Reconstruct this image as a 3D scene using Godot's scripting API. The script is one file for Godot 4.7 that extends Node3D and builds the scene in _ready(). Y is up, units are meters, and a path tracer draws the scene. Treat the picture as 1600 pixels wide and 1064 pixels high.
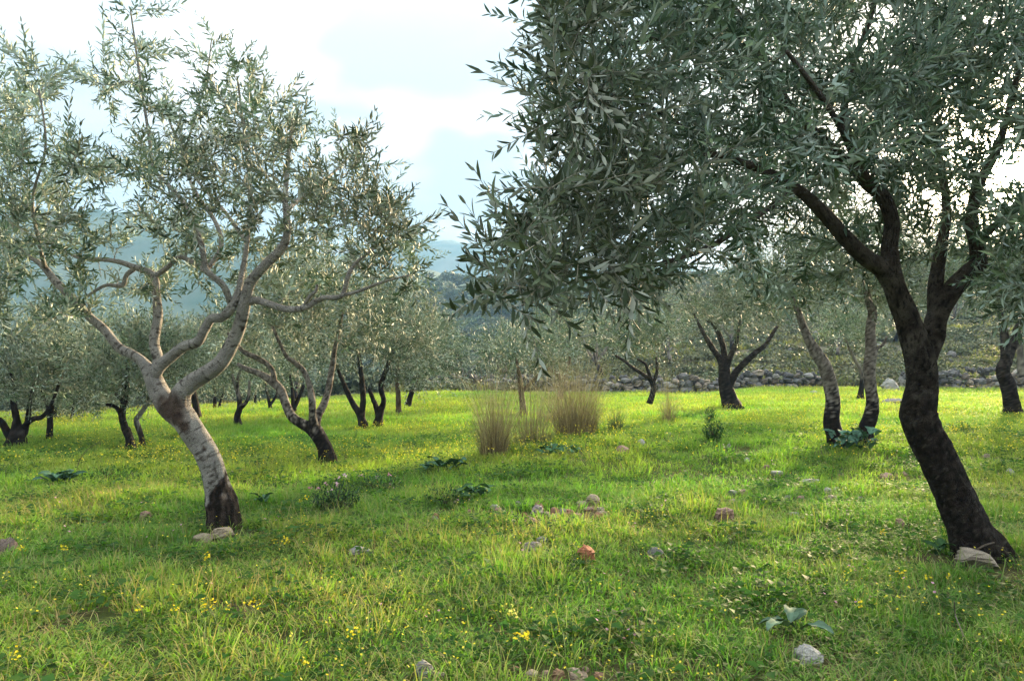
extends Node3D

# ---------------------------------------------------------------- helpers
const F := 1244.0          # focal length in photo pixels (1064 of them fill the height)
const UP := Vector3.UP
var eye := Transform3D()
var R := RandomNumberGenerator.new()
var nz := FastNoiseLite.new()
var taken := {}
var M := {}

class MB:
	var v := PackedVector3Array()
	var c := PackedColorArray()
	var ix := PackedInt32Array()
	func p(at: Vector3, col: Color) -> int:
		v.append(at)
		c.append(col)
		return v.size() - 1
	func tri(a: int, b: int, d: int) -> void:
		ix.append(a)
		ix.append(b)
		ix.append(d)
	func quad(a: int, b: int, d: int, e: int) -> void:
		tri(a, b, d)
		tri(a, d, e)
	func mesh(mat: Material) -> ArrayMesh:
		var n := PackedVector3Array()
		n.resize(v.size())
		for i in range(0, ix.size(), 3):
			var a := v[ix[i]]
			var f := (v[ix[i + 2]] - a).cross(v[ix[i + 1]] - a)
			n[ix[i]] += f
			n[ix[i + 1]] += f
			n[ix[i + 2]] += f
		for i in n.size():
			n[i] = n[i].normalized() if n[i].length_squared() > 1e-20 else Vector3.UP
		var arr := []
		arr.resize(Mesh.ARRAY_MAX)
		arr[Mesh.ARRAY_VERTEX] = v
		arr[Mesh.ARRAY_NORMAL] = n
		arr[Mesh.ARRAY_COLOR] = c
		arr[Mesh.ARRAY_INDEX] = ix
		var m := ArrayMesh.new()
		m.add_surface_from_arrays(Mesh.PRIMITIVE_TRIANGLES, arr)
		m.surface_set_material(0, mat)
		return m
	func flat(mat: Material) -> ArrayMesh:      # every face its own corners
		var w := MB.new()
		for i in ix.size():
			w.ix.append(w.p(v[ix[i]], c[ix[i]]))
		return w.mesh(mat)

func numbered(called: String) -> String:
	taken[called] = int(taken.get(called, -1)) + 1
	return called if taken[called] == 0 else "%s_%03d" % [called, taken[called]]

func tag(o: Node, label := "", category := "", group := "", kind := "") -> void:
	if label: o.set_meta("label", label)
	if category: o.set_meta("category", category)
	if group: o.set_meta("group", group)
	if kind: o.set_meta("kind", kind)

func thing(called: String, where: Vector3, label := "", category := "", group := "", kind := "") -> Node3D:
	var o := Node3D.new()
	o.name = numbered(called)
	add_child(o)
	o.position = where
	tag(o, label, category, group, kind)
	return o

func one(called: String, m: Mesh, where: Vector3, label := "", category := "", group := "", kind := "") -> MeshInstance3D:
	var o := MeshInstance3D.new()
	o.name = numbered(called)
	o.mesh = m
	add_child(o)
	o.position = where
	tag(o, label, category, group, kind)
	return o

func part(called: String, m: Mesh, parent: Node3D, where := Transform3D(), kind := "") -> MeshInstance3D:
	var o := MeshInstance3D.new()
	o.name = called
	o.mesh = m
	o.transform = where
	parent.add_child(o, true)
	if kind: o.set_meta("kind", kind)
	return o

func many(called: String, m: Mesh, parent: Node3D, places: Array, tints: Array, kind := "stuff") -> void:
	if places.is_empty(): return
	var mm := MultiMesh.new()
	mm.transform_format = MultiMesh.TRANSFORM_3D
	mm.use_colors = not tints.is_empty()
	mm.mesh = m
	mm.instance_count = places.size()
	for i in places.size():
		mm.set_instance_transform(i, places[i])
		if not tints.is_empty(): mm.set_instance_color(i, tints[i])
	var o := MultiMeshInstance3D.new()
	o.name = called
	o.multimesh = mm
	parent.add_child(o, true)
	if kind: o.set_meta("kind", kind)

func at(px: float, py: float, d: float) -> Vector3:
	return eye * Vector3((px - 800.0) / F * d, (532.0 - py) / F * d, -d)

func rr(a: float, b: float) -> float: return R.randf_range(a, b)
func ball() -> Vector3:
	return Vector3(R.randfn(), R.randfn(), R.randfn()).normalized()
func ns(p: Vector3) -> float: return nz.get_noise_3d(p.x, p.y, p.z)
func turned(dir: Vector3, roll: float) -> Basis:     # y along dir
	var y := dir.normalized()
	var x := y.cross(Vector3.RIGHT if absf(y.x) < 0.8 else Vector3.UP).normalized()
	return Basis(x, y, x.cross(y)).rotated(y, roll)

# ---------------------------------------------------------------- the lie of the land
func gh(x: float, z: float) -> float:
	var d := -z
	var h := 0.05 * nz.get_noise_2d(x * 0.5, z * 0.5) + 0.02 * nz.get_noise_2d(x * 2.1 + 40.0, z * 2.1)
	h -= 0.06 * maxf(0.0, d - 18.0) * clampf((-x - 3.0) / 16.0, 0.0, 1.0) * (1.0 if d < 70.0 else 70.0 / d)
	var s := ((x + 1.4) * 10.2 - (d - 10.8) * 4.8) / 11.27
	h += 0.22 * smoothstep(-0.6, 1.0, s) * smoothstep(9.0, 14.0, d)
	if d > 36.0:
		var e := minf(d, 130.0) - 36.0
		var right := smoothstep(-3.0, 10.0, x - (d - 36.0) * 0.08)
		h += right * (0.15 * e + 0.35 * nz.get_noise_2d(x * 0.12, z * 0.12) * smoothstep(0.0, 10.0, e))
		h -= (1.0 - right) * 0.035 * minf(e, 60.0)
	return h

func ground(px: float, py: float) -> Vector3:
	var d := 2.0
	while d < 70.0:
		var p := at(px, py, d)
		if p.y < gh(p.x, p.z): break
		d *= 1.01
	var lo := d / 1.01
	var hi := d
	for k in 12:
		var mid := (lo + hi) / 2.0
		var p := at(px, py, mid)
		if p.y < gh(p.x, p.z): hi = mid
		else: lo = mid
	return at(px, py, hi)

func on(x: float, z: float) -> Vector3: return Vector3(x, gh(x, z), z)

# ---------------------------------------------------------------- materials
func mat(called: String, rough: float, spec := 0.5) -> StandardMaterial3D:
	var m := StandardMaterial3D.new()
	m.resource_name = called
	m.vertex_color_use_as_albedo = true
	m.roughness = rough
	m.metallic_specular = spec
	m.cull_mode = BaseMaterial3D.CULL_DISABLED
	M[called] = m
	return m

func noise_tex(freq: float, size: int, normal: bool, bump: float, kind := FastNoiseLite.TYPE_SIMPLEX_SMOOTH, seed_ := 3) -> NoiseTexture2D:
	var n := FastNoiseLite.new()
	n.seed = seed_
	n.noise_type = kind
	n.frequency = freq
	n.fractal_octaves = 5
	var t := NoiseTexture2D.new()
	t.width = size
	t.height = size
	t.seamless = true
	t.as_normal_map = normal
	t.bump_strength = bump
	t.noise = n
	return t

func mottle(freq: float, low: float, high: float, seed_: int) -> NoiseTexture2D:     # grain that multiplies a surface's colour
	var t := noise_tex(freq, 1024, false, 1.0, FastNoiseLite.TYPE_SIMPLEX_SMOOTH, seed_)
	var g := Gradient.new()
	var k := 1.0 / high
	g.offsets = PackedFloat32Array([0.22, 0.5, 0.78])
	g.colors = PackedColorArray([Color(low * k, low * k, low * k).linear_to_srgb(), Color(k * 0.95, k * 0.95, k * 0.95).linear_to_srgb(), Color.WHITE])
	t.color_ramp = g
	return t

func materials() -> void:
	mat("olive_leaf", 0.58, 0.3)
	var g := mat("grass_blade", 0.65, 0.2)
	g.backlight_enabled = true
	g.backlight = Color(0.80, 1.0, 0.48)
	var p := mat("petal", 0.7, 0.3)
	p.backlight_enabled = true
	p.backlight = Color(0.7, 0.7, 0.7)
	var w := mat("broad_leaf", 0.7, 0.1)
	w.backlight_enabled = true
	w.backlight = Color(0.3, 0.36, 0.15)
	var b := mat("bark", 0.92, 0.25)
	b.heightmap_enabled = true
	b.heightmap_texture = noise_tex(0.022, 1024, false, 1.0)
	b.heightmap_scale = 3.0
	b.albedo_texture = mottle(0.035, 0.45, 1.35, 31)
	b.uv1_triplanar = true
	b.uv1_world_triplanar = true
	b.uv1_scale = Vector3(3.4, 1.9, 3.4)
	var s := mat("stone", 0.9, 0.3)
	s.normal_enabled = true
	s.normal_texture = noise_tex(0.015, 512, true, 7.0, FastNoiseLite.TYPE_SIMPLEX_SMOOTH, 8)
	s.albedo_texture = mottle(0.03, 0.5, 1.35, 17)
	s.uv1_triplanar = true
	s.uv1_world_triplanar = true
	s.uv1_scale = Vector3.ONE * 2.5
	var e := mat("earth", 1.0, 0.1)
	e.normal_enabled = true
	e.normal_texture = noise_tex(0.02, 512, true, 8.0, FastNoiseLite.TYPE_SIMPLEX_SMOOTH, 21)
	e.uv1_triplanar = true
	e.uv1_world_triplanar = true
	e.uv1_scale = Vector3.ONE * 1.3
	mat("far_hill", 1.0, 0.1)
	mat("dry_stalk", 0.8, 0.3)

# ---------------------------------------------------------------- wood
var scars: Array = []     # dark pruning scars and stained places of the pale tree
# style: 0 pale smooth bark over a dark foot, 1 dark rough bark, 2 black foot under grey limbs, 3 brown all over
func bark(style: int, p: Vector3, h: float, along: float, o: Vector3, r: float) -> Color:
	var ang := o.x * 1.5 + o.z * 0.7
	var n := ns(p * 6.0)
	var m := ns(p * 17.0 + Vector3(9, 4, 1))
	if style == 0:
		var c := Color(0.30, 0.285, 0.255).lerp(Color(0.49, 0.465, 0.42), clampf(0.55 + 0.9 * n, 0.0, 1.0))
		c = c.lerp(Color(0.235, 0.15, 0.10), clampf((ns(p * 2.6 + Vector3(3, 0, 7)) - 0.12) * 2.4, 0.0, 0.75) * smoothstep(1.6, 0.5, h))
		var crack := nz.get_noise_3d(along * 26.0, ang * 0.55, 5.0) + 0.25 * n + 0.1 * m
		c = c.lerp(Color(0.06, 0.045, 0.036), clampf((crack - 0.27) * 5.0, 0.0, 0.85) * smoothstep(0.012, 0.03, r))
		c = c.lerp(Color(0.05, 0.035, 0.028), clampf((ns(p * 5.0 + Vector3(1, 8, 2)) - 0.47) * 7.0, 0.0, 0.85))
		for k in scars:
			var e: float = p.distance_to(k[0]) + 0.25 * k[1] * (n + m)
			if e < k[1] * 1.5: c = c.lerp(Color(0.055, 0.036, 0.026).lerp(Color(0.13, 0.08, 0.055), clampf(0.5 + m, 0.0, 1.0)), smoothstep(k[1] * 1.4, k[1] * 0.6, e) * 0.9)
		return c.lerp(Color(0.022, 0.016, 0.013).lerp(Color(0.12, 0.09, 0.07), clampf(0.15 + 1.6 * ns(p * Vector3(22, 5, 22)), 0.0, 1.0)), smoothstep(0.45, 0.32, h + 0.4 * ns(p * Vector3(9, 4, 9)) - o.x * 0.07))
	if style == 1:
		var c := Color(0.020, 0.016, 0.013).lerp(Color(0.068, 0.055, 0.044), clampf(0.35 + 1.1 * m, 0.0, 1.0))
		c = c.lerp(Color(0.075, 0.062, 0.05).lerp(Color(0.16, 0.138, 0.112), clampf(0.5 + n, 0.0, 1.0)), smoothstep(1.0, 2.2, h + 0.9 * n) * 0.85)
		var fissure := absf(nz.get_noise_3d(o.x * 4.5 + o.y * 3.0, along * 3.2, o.z * 4.5))
		c = c.lerp(Color(0.008, 0.006, 0.005), smoothstep(0.10, 0.02, fissure) * 0.85 * smoothstep(0.03, 0.06, r))
		return c.lerp(Color(0.20, 0.175, 0.14), clampf((nz.get_noise_3d(along * 22.0, ang * 1.6, 2.0) - 0.4) * 4.0, 0.0, 0.4))
	var low := Color(0.014, 0.011, 0.009).lerp(Color(0.05, 0.04, 0.032), clampf(0.25 + m * 1.4, 0.0, 1.0))
	if style == 3:
		return Color(0.10, 0.066, 0.045).lerp(Color(0.22, 0.16, 0.11), clampf(0.5 + m, 0.0, 1.0))
	var top := Color(0.10, 0.082, 0.066).lerp(Color(0.42, 0.38, 0.325), clampf(0.5 + 0.4 * n + 1.2 * m, 0.0, 1.0))
	top = top.lerp(low, clampf((ns(p * Vector3(20, 15, 20) + Vector3(2, 2, 2)) - 0.25) * 4.0, 0.0, 0.85))
	return low.lerp(top, smoothstep(0.55, 0.95, h + 0.5 * m + 0.15 * n))

func spline(pts: Array, rad: Array, step: float) -> Array:     # Catmull-Rom through the joints -> [points, radii]
	var q := PackedVector3Array()
	var s := PackedFloat32Array()
	for i in pts.size() - 1:
		var a: Vector3 = pts[maxi(i - 1, 0)]
		var b: Vector3 = pts[i]
		var c: Vector3 = pts[i + 1]
		var d: Vector3 = pts[mini(i + 2, pts.size() - 1)]
		var n := maxi(1, int(b.distance_to(c) / step))
		for k in n:
			var t := float(k) / n
			q.append(b.cubic_interpolate(c, a, d, t))
			s.append(lerpf(rad[i], rad[i + 1], t))
	q.append(pts[-1])
	s.append(rad[-1])
	return [q, s]

func tube(mb: MB, q: PackedVector3Array, s: PackedFloat32Array, sides: int, style: int, foot: float, rough: float, mother := [], foot_flare := false) -> void:
	var y := (q[1] - q[0]).normalized()
	var x := y.cross(Vector3(0.3, 0.1, 1).normalized()).normalized()
	var along := R.randf() * 50.0
	var first := mb.v.size()
	for i in q.size():
		if i > 0: along += q[i].distance_to(q[i - 1])
		var t := (q[mini(i + 1, q.size() - 1)] - q[maxi(i - 1, 0)]).normalized()
		x = (x - t * x.dot(t)).normalized()
		var z := t.cross(x)
		for k in sides:
			var a := TAU * k / sides
			var o := x * cos(a) + z * sin(a)
			var p := q[i] + o * s[i]
			var r := s[i]
			if rough > 0.0:
				r *= 1.0 + rough * (0.75 * ns(q[i] * 2.3 + o * 0.9) + 0.35 * nz.get_noise_3d(o.x * 2.6 + along * 1.4, o.y * 2.6 + o.z * 2.6, along * 3.0))
				if style == 1 and r > 0.02:
					r += (0.022 * minf(0.3, absf(nz.get_noise_3d(o.x * 4.5 + o.y * 3.0, along * 3.2, o.z * 4.5))) + 0.006 * nz.get_noise_3d(o.x * 9.0, along * 7.0, o.z * 9.0)) * smoothstep(2.2, 1.0, q[i].y - foot) - 0.003
				if foot_flare:
					r *= 1.0 + (0.12 if style == 0 else 0.28) * smoothstep(0.26, 0.0, q[i].y - foot) * (0.6 + 0.9 * nz.get_noise_2d(o.x * 2.2 + 5.0, o.z * 2.2))
			for j in mother.size():
				var e: float = q[i].distance_to(mother[j][0]) - mother[j][1] - s[i] * 0.2
				if e < s[i]: 
					r *= 1.0 + 0.2 * smoothstep(s[i], -s[i] * 0.5, e)
					break
			p = q[i] + o * r
			mb.p(p, bark(style, p, p.y - foot, along, o, s[i]))
		if i > 0:
			for k in sides:
				var b := first + (i - 1) * sides
				var k2 := (k + 1) % sides
				mb.quad(b + k, b + sides + k, b + sides + k2, b + k2)
	var cap := mb.p(q[-1] + (q[-1] - q[-2]).normalized() * s[-1] * 0.5, mb.c[-1])
	for k in sides: mb.tri(mb.v.size() - 1 - sides + k, cap, mb.v.size() - 1 - sides + (k + 1) % sides)

# ---------------------------------------------------------------- olive leaves
func leaf(mb: MB, b: Vector3, dir: Vector3, n: Vector3, l: float, w: float, top: Color, under: Color, bend: float, steps := 2) -> void:
	var side := dir.cross(n).normalized()
	for layer in 2:
		var off := n * (-0.0011 if layer else 0.0)
		var col := under if layer else top
		var prev := []
		var a := mb.p(b + off, col)
		for k in steps:
			var t := (k + 1.0) / (steps + 1.0)
			var ww := w * 0.5 * (sin(PI * pow(t, 0.85)) * 0.95 + 0.05)
			var mid := b + off + dir * (l * t) - n * (bend * l * t * t)
			var row := [mb.p(mid - side * ww + n * ww * 0.25, col), mb.p(mid, col), mb.p(mid + side * ww + n * ww * 0.25, col)]
			if k == 0:
				if layer: mb.tri(a, row[1], row[0]); mb.tri(a, row[2], row[1])
				else: mb.tri(a, row[0], row[1]); mb.tri(a, row[1], row[2])
			else:
				for m in 2:
					if layer: mb.quad(prev[m], prev[m + 1], row[m + 1], row[m])
					else: mb.quad(prev[m], row[m], row[m + 1], prev[m + 1])
			prev = row
		var tip := mb.p(b + off + dir * l - n * (bend * l), col)
		if layer: mb.tri(prev[0], prev[1], tip); mb.tri(prev[1], prev[2], tip)
		else: mb.tri(prev[0], tip, prev[1]); mb.tri(prev[1], tip, prev[2])

func spray(pairs: int, length: float, l: float, steps: int, wood := true) -> Mesh:    # a twig along +y with pairs of leaves
	var mb := MB.new()
	var bow := Vector3(rr(-0.2, 0.2), 0, rr(-0.2, 0.2))
	if wood:
		var rows := 4
		for i in rows + 1:
			var t := float(i) / rows
			for k in 3:
				var o := Vector3(cos(TAU * k / 3), 0, sin(TAU * k / 3)) * lerpf(0.0022, 0.0009, t)
				mb.p(Vector3(0, length * t, 0) + bow * length * t * t + o, Color(0.24, 0.23, 0.17))
			if i > 0:
				for k in 3: mb.quad((i - 1) * 3 + k, i * 3 + k, i * 3 + (k + 1) % 3, (i - 1) * 3 + (k + 1) % 3)
	var roll := rr(0, TAU)
	for i in pairs:
		var t := (i + 0.6) / pairs
		var b := Vector3(0, length * t, 0) + bow * length * t * t
		roll += PI / 2 + rr(-0.35, 0.35)
		for k in 2:
			if R.randf() < 0.08: continue
			var out := Vector3(cos(roll + PI * k), 0, sin(roll + PI * k))
			var lift := rr(0.45, 1.25) + t * t * 0.9
			var dir := (out + UP * lift).normalized()
			var n := (UP - dir * UP.dot(dir)).normalized().rotated(dir, rr(-0.7, 0.7))
			var s := rr(0.7, 1.15) * (1.0 - 0.35 * t * t)
			var g := rr(0.8, 1.25)
			var top := Color(0.060, 0.086, 0.050).lerp(Color(0.10, 0.125, 0.055), R.randf() * R.randf()) * g
			var under := Color(0.23, 0.265, 0.215).lerp(Color(0.31, 0.33, 0.26), R.randf()) * rr(0.85, 1.15)
			leaf(mb, b, dir, n, l * s, l * s * rr(0.2, 0.27), top, under, rr(-0.05, 0.28), steps)
	return mb.mesh(M.olive_leaf)

var fine: Array = []
var medium: Array = []
var coarse: Array = []

# ---------------------------------------------------------------- olive trees
# limbs: arrays of [photo x, photo y, metres nearer or farther, width in photo pixels]; the first is the trunk
func joints(limb: Array, d: float) -> Array:
	var p := []
	var r := []
	for j in limb:
		p.append(at(j[0], j[1], d + j[2]))
		r.append(j[3] * 0.5 * (d + j[2]) / F)
	return [p, r]

func olive(label: String, group: String, limbs: Array, d: float, style: int, targets: Array, o: Dictionary) -> Node3D:
	var base: Vector3 = joints([limbs[0][0]], d)[0][0]
	base.y = gh(base.x, base.z)
	var lines := []
	for l in limbs:
		lines.append(joints(l, d))
	return olive_from(label, group, lines, base, style, targets, o)

# o: step, sides, rough, sprays (kind), every (metres between sprays), size, twigs (how many leafy twigs stay single), tint
func olive_from(label: String, group: String, lines: Array, base: Vector3, style: int, targets: Array, o: Dictionary) -> Node3D:
	var root := thing("olive_tree", base, label, "tree", group)
	var home := Transform3D(Basis(), -base)
	var nodes := PackedVector3Array()
	var thick := PackedFloat32Array()
	var trunk := []
	for i in lines.size():
		var sp := spline(lines[i][0], lines[i][1], o.step)
		var mb := MB.new()
		tube(mb, sp[0], sp[1], int(o.sides * 1.5) if sp[1][0] > 0.1 and o.sides > 20 else o.sides if sp[1][0] > 0.02 else maxi(6, o.sides / 2), style, base.y, o.rough, trunk if i > 0 else [], i == 0)
		part("trunk" if i == 0 else "limb", mb.mesh(M.bark), root, home)
		for k in range(0, sp[0].size(), maxi(1, int(0.09 / o.step))):
			if sp[0][k].y - base.y > o.get("bare", 0.9) and sp[1][k] < o.get("thickest", 0.06):
				nodes.append(sp[0][k])
				thick.append(sp[1][k])
		if nodes.is_empty() or i > 0:
			nodes.append(sp[0][-1])
			thick.append(sp[1][-1] * 1.3)
		if i == 0:
			for k in range(0, sp[0].size(), 3): trunk.append([sp[0][k], sp[1][k]])
	# branches grow from the nearest wood to every target
	var order := []
	for t in targets:
		var best := 1e9
		for q in nodes: best = minf(best, q.distance_squared_to(t))
		order.append([best, t])
	order.sort_custom(func(a, b): return a[0] < b[0])
	var twigs := MB.new()
	var runs := []
	for e in order:
		var t: Vector3 = e[1]
		var best := 1e9
		var from := 0
		for k in nodes.size():
			var q := nodes[k].distance_squared_to(t) * (1.25 if nodes[k].y > t.y else 1.0)
			if q < best:
				best = q
				from = k
		var a := nodes[from]
		var len := a.distance_to(t)
		var lead := (t - a) * 0.33 + UP * len * rr(-0.05, 0.3) + ball() * len * 0.13
		var mid2 := a.lerp(t, 0.68) + ball() * len * 0.1
		var r0: float = minf(thick[from] * 0.7, 0.0028 + 0.009 * len)
		var sp := spline([a, a + lead, mid2, t], [r0, r0 * 0.8, r0 * 0.55, 0.0022], maxf(0.05, o.step * 2.0))
		tube(twigs, sp[0], sp[1], 4 if o.sides > 10 else 3, style if style == 0 else 2, base.y - 1.0, 0.0)
		for k in range(1, sp[0].size()):
			nodes.append(sp[0][k])
			thick.append(sp[1][k])
		runs.append(sp[0])
	part("branches", twigs.mesh(M.bark), root, home, "stuff")
	# leafy twigs along the branches
	var places := []
	for run: PackedVector3Array in runs:
		var total := 0.0
		for k in run.size() - 1: total += run[k].distance_to(run[k + 1])
		var s := maxf(0.0, total - o.get("leafed", 0.75))
		s = maxf(s, 0.04)
		var k := 0
		var gone := 0.0
		while s <= total + 0.001:
			while k < run.size() - 2 and gone + run[k].distance_to(run[k + 1]) < s:
				gone += run[k].distance_to(run[k + 1])
				k += 1
			var seg := run[k + 1] - run[k]
			var p := run[k] + seg * clampf((s - gone) / maxf(seg.length(), 1e-4), 0.0, 1.0)
			var dir: Vector3 = seg.normalized() * 0.75 + ball() * 0.95 + UP * o.get("lift", 0.25)
			if s > total - 0.02: dir = seg.normalized() + UP * 0.3
			var grow: Vector3 = Vector3.ONE * o.size * rr(0.75, 1.25)
			if s > total - 0.02 and o.sides > 20: grow = Vector3(1.1, rr(1.3, 1.8) if dir.y > -0.1 else 1.0, 1.1) * o.size      # the end shoot
			places.append(Transform3D(turned(dir, rr(0, TAU)) * Basis.from_scale(grow), p))
			s += o.every * rr(0.6, 1.4)
	var kinds: Array = o.sprays
	if o.get("twigs", 0) > 0:
		places.sort_custom(func(a, b): return a.origin.distance_squared_to(eye.origin) < b.origin.distance_squared_to(eye.origin))
		for i in mini(o.twigs, places.size()):
			part("leafy_twig", kinds[i % kinds.size()], root, home * places[i])
		places = places.slice(o.twigs)
	for v in kinds.size():
		var some := []
		var tints := []
		for i in range(v, places.size(), kinds.size()):
			some.append(home * places[i])
			var g := rr(0.8, 1.2)
			var tint: Color = o.get("tint", Color.WHITE)
			tints.append(Color(tint.r * g * rr(0.93, 1.07), tint.g * g, tint.b * g * rr(0.9, 1.1)))
		many("foliage", kinds[v], root, some, tints)
	return root

func in_shapes(ellipses: Array, d: float, n: int) -> Array:       # points in ellipsoids given as [photo x, photo y, rx, ry]
	var out := []
	var total := 0.0
	for e in ellipses: total += e[2] * e[3]
	for e in ellipses:
		var c := at(e[0], e[1], d + (e[4] if e.size() > 4 else 0.0))
		for k in int(n * e[2] * e[3] / total):
			var q := ball() * pow(R.randf(), 0.36)
			out.append(c + Vector3(q.x * e[2], q.y * e[3], q.z * (e[2] + e[3]) * 0.5) * d / F)
	return out

func in_outline(poly: PackedVector2Array, n: int, depth: Callable, keep: Callable) -> Array:
	var lo := Vector2(1e9, 1e9)
	var hi := -lo
	for p in poly:
		lo = lo.min(p)
		hi = hi.max(p)
	var out := []
	while out.size() < n:
		var p := Vector2(rr(lo.x, hi.x), rr(lo.y, hi.y))
		if Geometry2D.is_point_in_polygon(p, poly) and R.randf() < keep.call(p):
			out.append(at(p.x, p.y, depth.call(p)))
	return out

func wild_olive(label: String, where: Vector3, height: float, style: int, n: int, o: Dictionary) -> Node3D:     # a whole tree without a drawing
	var lines := []
	var lean := Vector3(rr(-0.3, 0.3), 0, rr(-0.3, 0.3))
	var fork := where + UP * height * rr(0.2, 0.28) + lean * height * 0.3
	lines.append([[where - UP * 0.1, where.lerp(fork, 0.5) + ball() * 0.05, fork, fork + UP * height * 0.2 + lean * 0.4 + ball() * 0.15, fork + UP * height * 0.42 + ball() * 0.3], [0.15, 0.125, 0.11, 0.07, 0.03]])
	var turn := rr(0, TAU)
	for k in 3:
		var out := Vector3(cos(turn + TAU * k / 3), 0, sin(turn + TAU * k / 3))
		lines.append([[fork - UP * 0.05, fork + out * height * 0.1 + UP * height * 0.09, fork + out * height * 0.2 + UP * height * rr(0.2, 0.26), fork + out * height * 0.3 + UP * height * rr(0.3, 0.4)], [0.08, 0.065, 0.045, 0.02]])
	var t := []
	for k in n:
		var q := ball() * pow(R.randf(), 0.36)
		t.append(fork + lean * 0.4 + Vector3(q.x * 0.5, q.y * 0.33 + 0.4, q.z * 0.5) * height)
	return olive_from(label, "", lines, where, style, t, o)

# ---------------------------------------------------------------- sky
func sky_picture() -> ImageTexture:
	var n := FastNoiseLite.new()
	n.seed = 12
	n.frequency = 1.0
	n.fractal_octaves = 5
	var sun := at(1592, 262, 1.0) - eye.origin
	sun = sun.normalized()
	var im := Image.create(1024, 512, false, Image.FORMAT_RGBF)
	for j in 512:
		var th := (0.5 - (j + 0.5) / 512.0) * PI
		for i in 1024:
			var ph := (i + 0.5) / 1024.0 * TAU
			var v := Vector3(sin(ph) * cos(th), sin(th), -cos(ph) * cos(th))
			var up := maxf(v.y, 0.0)
			# a sheet of cloud overhead: brightened towards the zenith to lift the shade, thin blue-grey places in it
			var flat := Vector3(v.x, 0.0, v.z) / (up + 0.22)
			var thin := n.get_noise_3d(flat.x * 0.85 + 3.1, flat.z * 0.85, 1.7)
			var fine_ := n.get_noise_3d(v.x * 5.0, v.y * 11.0, v.z * 5.0)
			var grey := smoothstep(-0.42, 0.36, thin + 0.45 * fine_ + 0.10)
			var lowband := smoothstep(0.115, 0.145, up + 0.035 * fine_) * smoothstep(0.62, 0.2, up)
			grey = clampf(grey * (0.62 + 0.6 * lowband), 0.0, 1.0)
			var c := (Color(0.33, 0.333, 0.335) * (1.0 + 0.7 * fine_)).lerp(Color(0.145, 0.172, 0.188), grey)
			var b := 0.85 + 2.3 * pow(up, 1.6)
			var g := maxf(0.0, v.dot(sun))
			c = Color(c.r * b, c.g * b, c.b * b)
			var warm := pow(g, 30.0) * 1.0 + pow(g, 400.0) * 14.0
			c += Color(1.0, 0.80, 0.50) * warm
			im.set_pixel(i, j, Color(c.r, c.g, c.b))
	return ImageTexture.create_from_image(im)

# ---------------------------------------------------------------- ground, hills, wall
func ground_color(x: float, z: float) -> Color:
	var n := nz.get_noise_2d(x * 1.7, z * 1.7)
	var m := nz.get_noise_2d(x * 0.35 + 9.0, z * 0.35)
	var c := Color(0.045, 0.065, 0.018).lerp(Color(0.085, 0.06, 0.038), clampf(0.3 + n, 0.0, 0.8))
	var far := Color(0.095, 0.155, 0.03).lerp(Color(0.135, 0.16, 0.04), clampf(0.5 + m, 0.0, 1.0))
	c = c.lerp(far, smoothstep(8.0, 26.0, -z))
	if z < -33.0:
		var scrub := Color(0.10, 0.095, 0.06).lerp(Color(0.17, 0.15, 0.115), clampf(0.5 + 1.3 * nz.get_noise_2d(x * 0.9, z * 0.9), 0.0, 1.0))
		c = c.lerp(scrub, smoothstep(33.5, 36.5, -z))
	return c

func ground_sheet() -> void:
	var mb := MB.new()
	var nx := 150
	var nd := 190
	for j in nd:
		var t := j / (nd - 1.0)
		var d := -14.0 + 34.0 * t + 1380.0 * pow(t, 5.0)
		for i in nx:
			var u := i / (nx - 1.0) * 2.0 - 1.0
			var w := 14.0 + maxf(d, 0.0) * 1.1
			var x := w * (0.75 * u + 0.25 * u * u * u)
			mb.p(on(x, -d), ground_color(x, -d))
	for j in nd - 1:
		for i in nx - 1:
			var a := j * nx + i
			mb.quad(a, a + nx, a + nx + 1, a + 1)
	one("ground", mb.mesh(M.earth), Vector3.ZERO, "grassy earth of the sloping olive grove", "", "", "structure")

func hill(label: String, outline: Array, d: float, depth: float, low: Color, high: Color, rough: float) -> Array:
	# outline: [photo x, photo y] of the crest as it stands at d metres; returns a few points on its slope
	var mb := MB.new()
	var cols := 170
	var rows := 36
	var out := []
	for j in rows:
		var t := j / (rows - 1.0)
		for i in cols:
			var s: float = i / (cols - 1.0)
			var px: float = lerpf(outline[0][0], outline[-1][0], s)
			var k := 0
			while k < outline.size() - 2 and outline[k + 1][0] < px: k += 1
			var py: float = lerpf(outline[k][1], outline[k + 1][1], smoothstep(0.0, 1.0, clampf((px - outline[k][0]) / float(outline[k + 1][0] - outline[k][0]), 0.0, 1.0)))
			var crest := at(px, py, d)
			var far := d + (t - 0.62) * depth
			var p := Vector3(crest.x * far / d * lerpf(1.0, d / far, 0.5), 0, crest.z * far / d)
			var swell := sin(PI * clampf(t * 0.806, 0.0, 1.0))
			p.y = -12.0 + (crest.y + 12.0) * swell
			p.y += rough * (nz.get_noise_2d(p.x * 0.014, p.z * 0.014) + 0.5 * nz.get_noise_2d(p.x * 0.05, p.z * 0.05)) * swell
			var c := low.lerp(high, clampf(0.5 + 1.2 * nz.get_noise_2d(p.x * 0.02, p.z * 0.03) + 0.6 * nz.get_noise_2d(p.x * 0.11, p.z * 0.11), 0.0, 1.0))
			mb.p(p, c)
			if t < 0.7 and t > 0.1: out.append(p)
	for j in rows - 1:
		for i in cols - 1:
			var a := j * cols + i
			mb.quad(a, a + cols, a + cols + 1, a + 1)
	one("hill", mb.mesh(M.far_hill), Vector3.ZERO, label, "", "", "structure")
	return out

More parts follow.
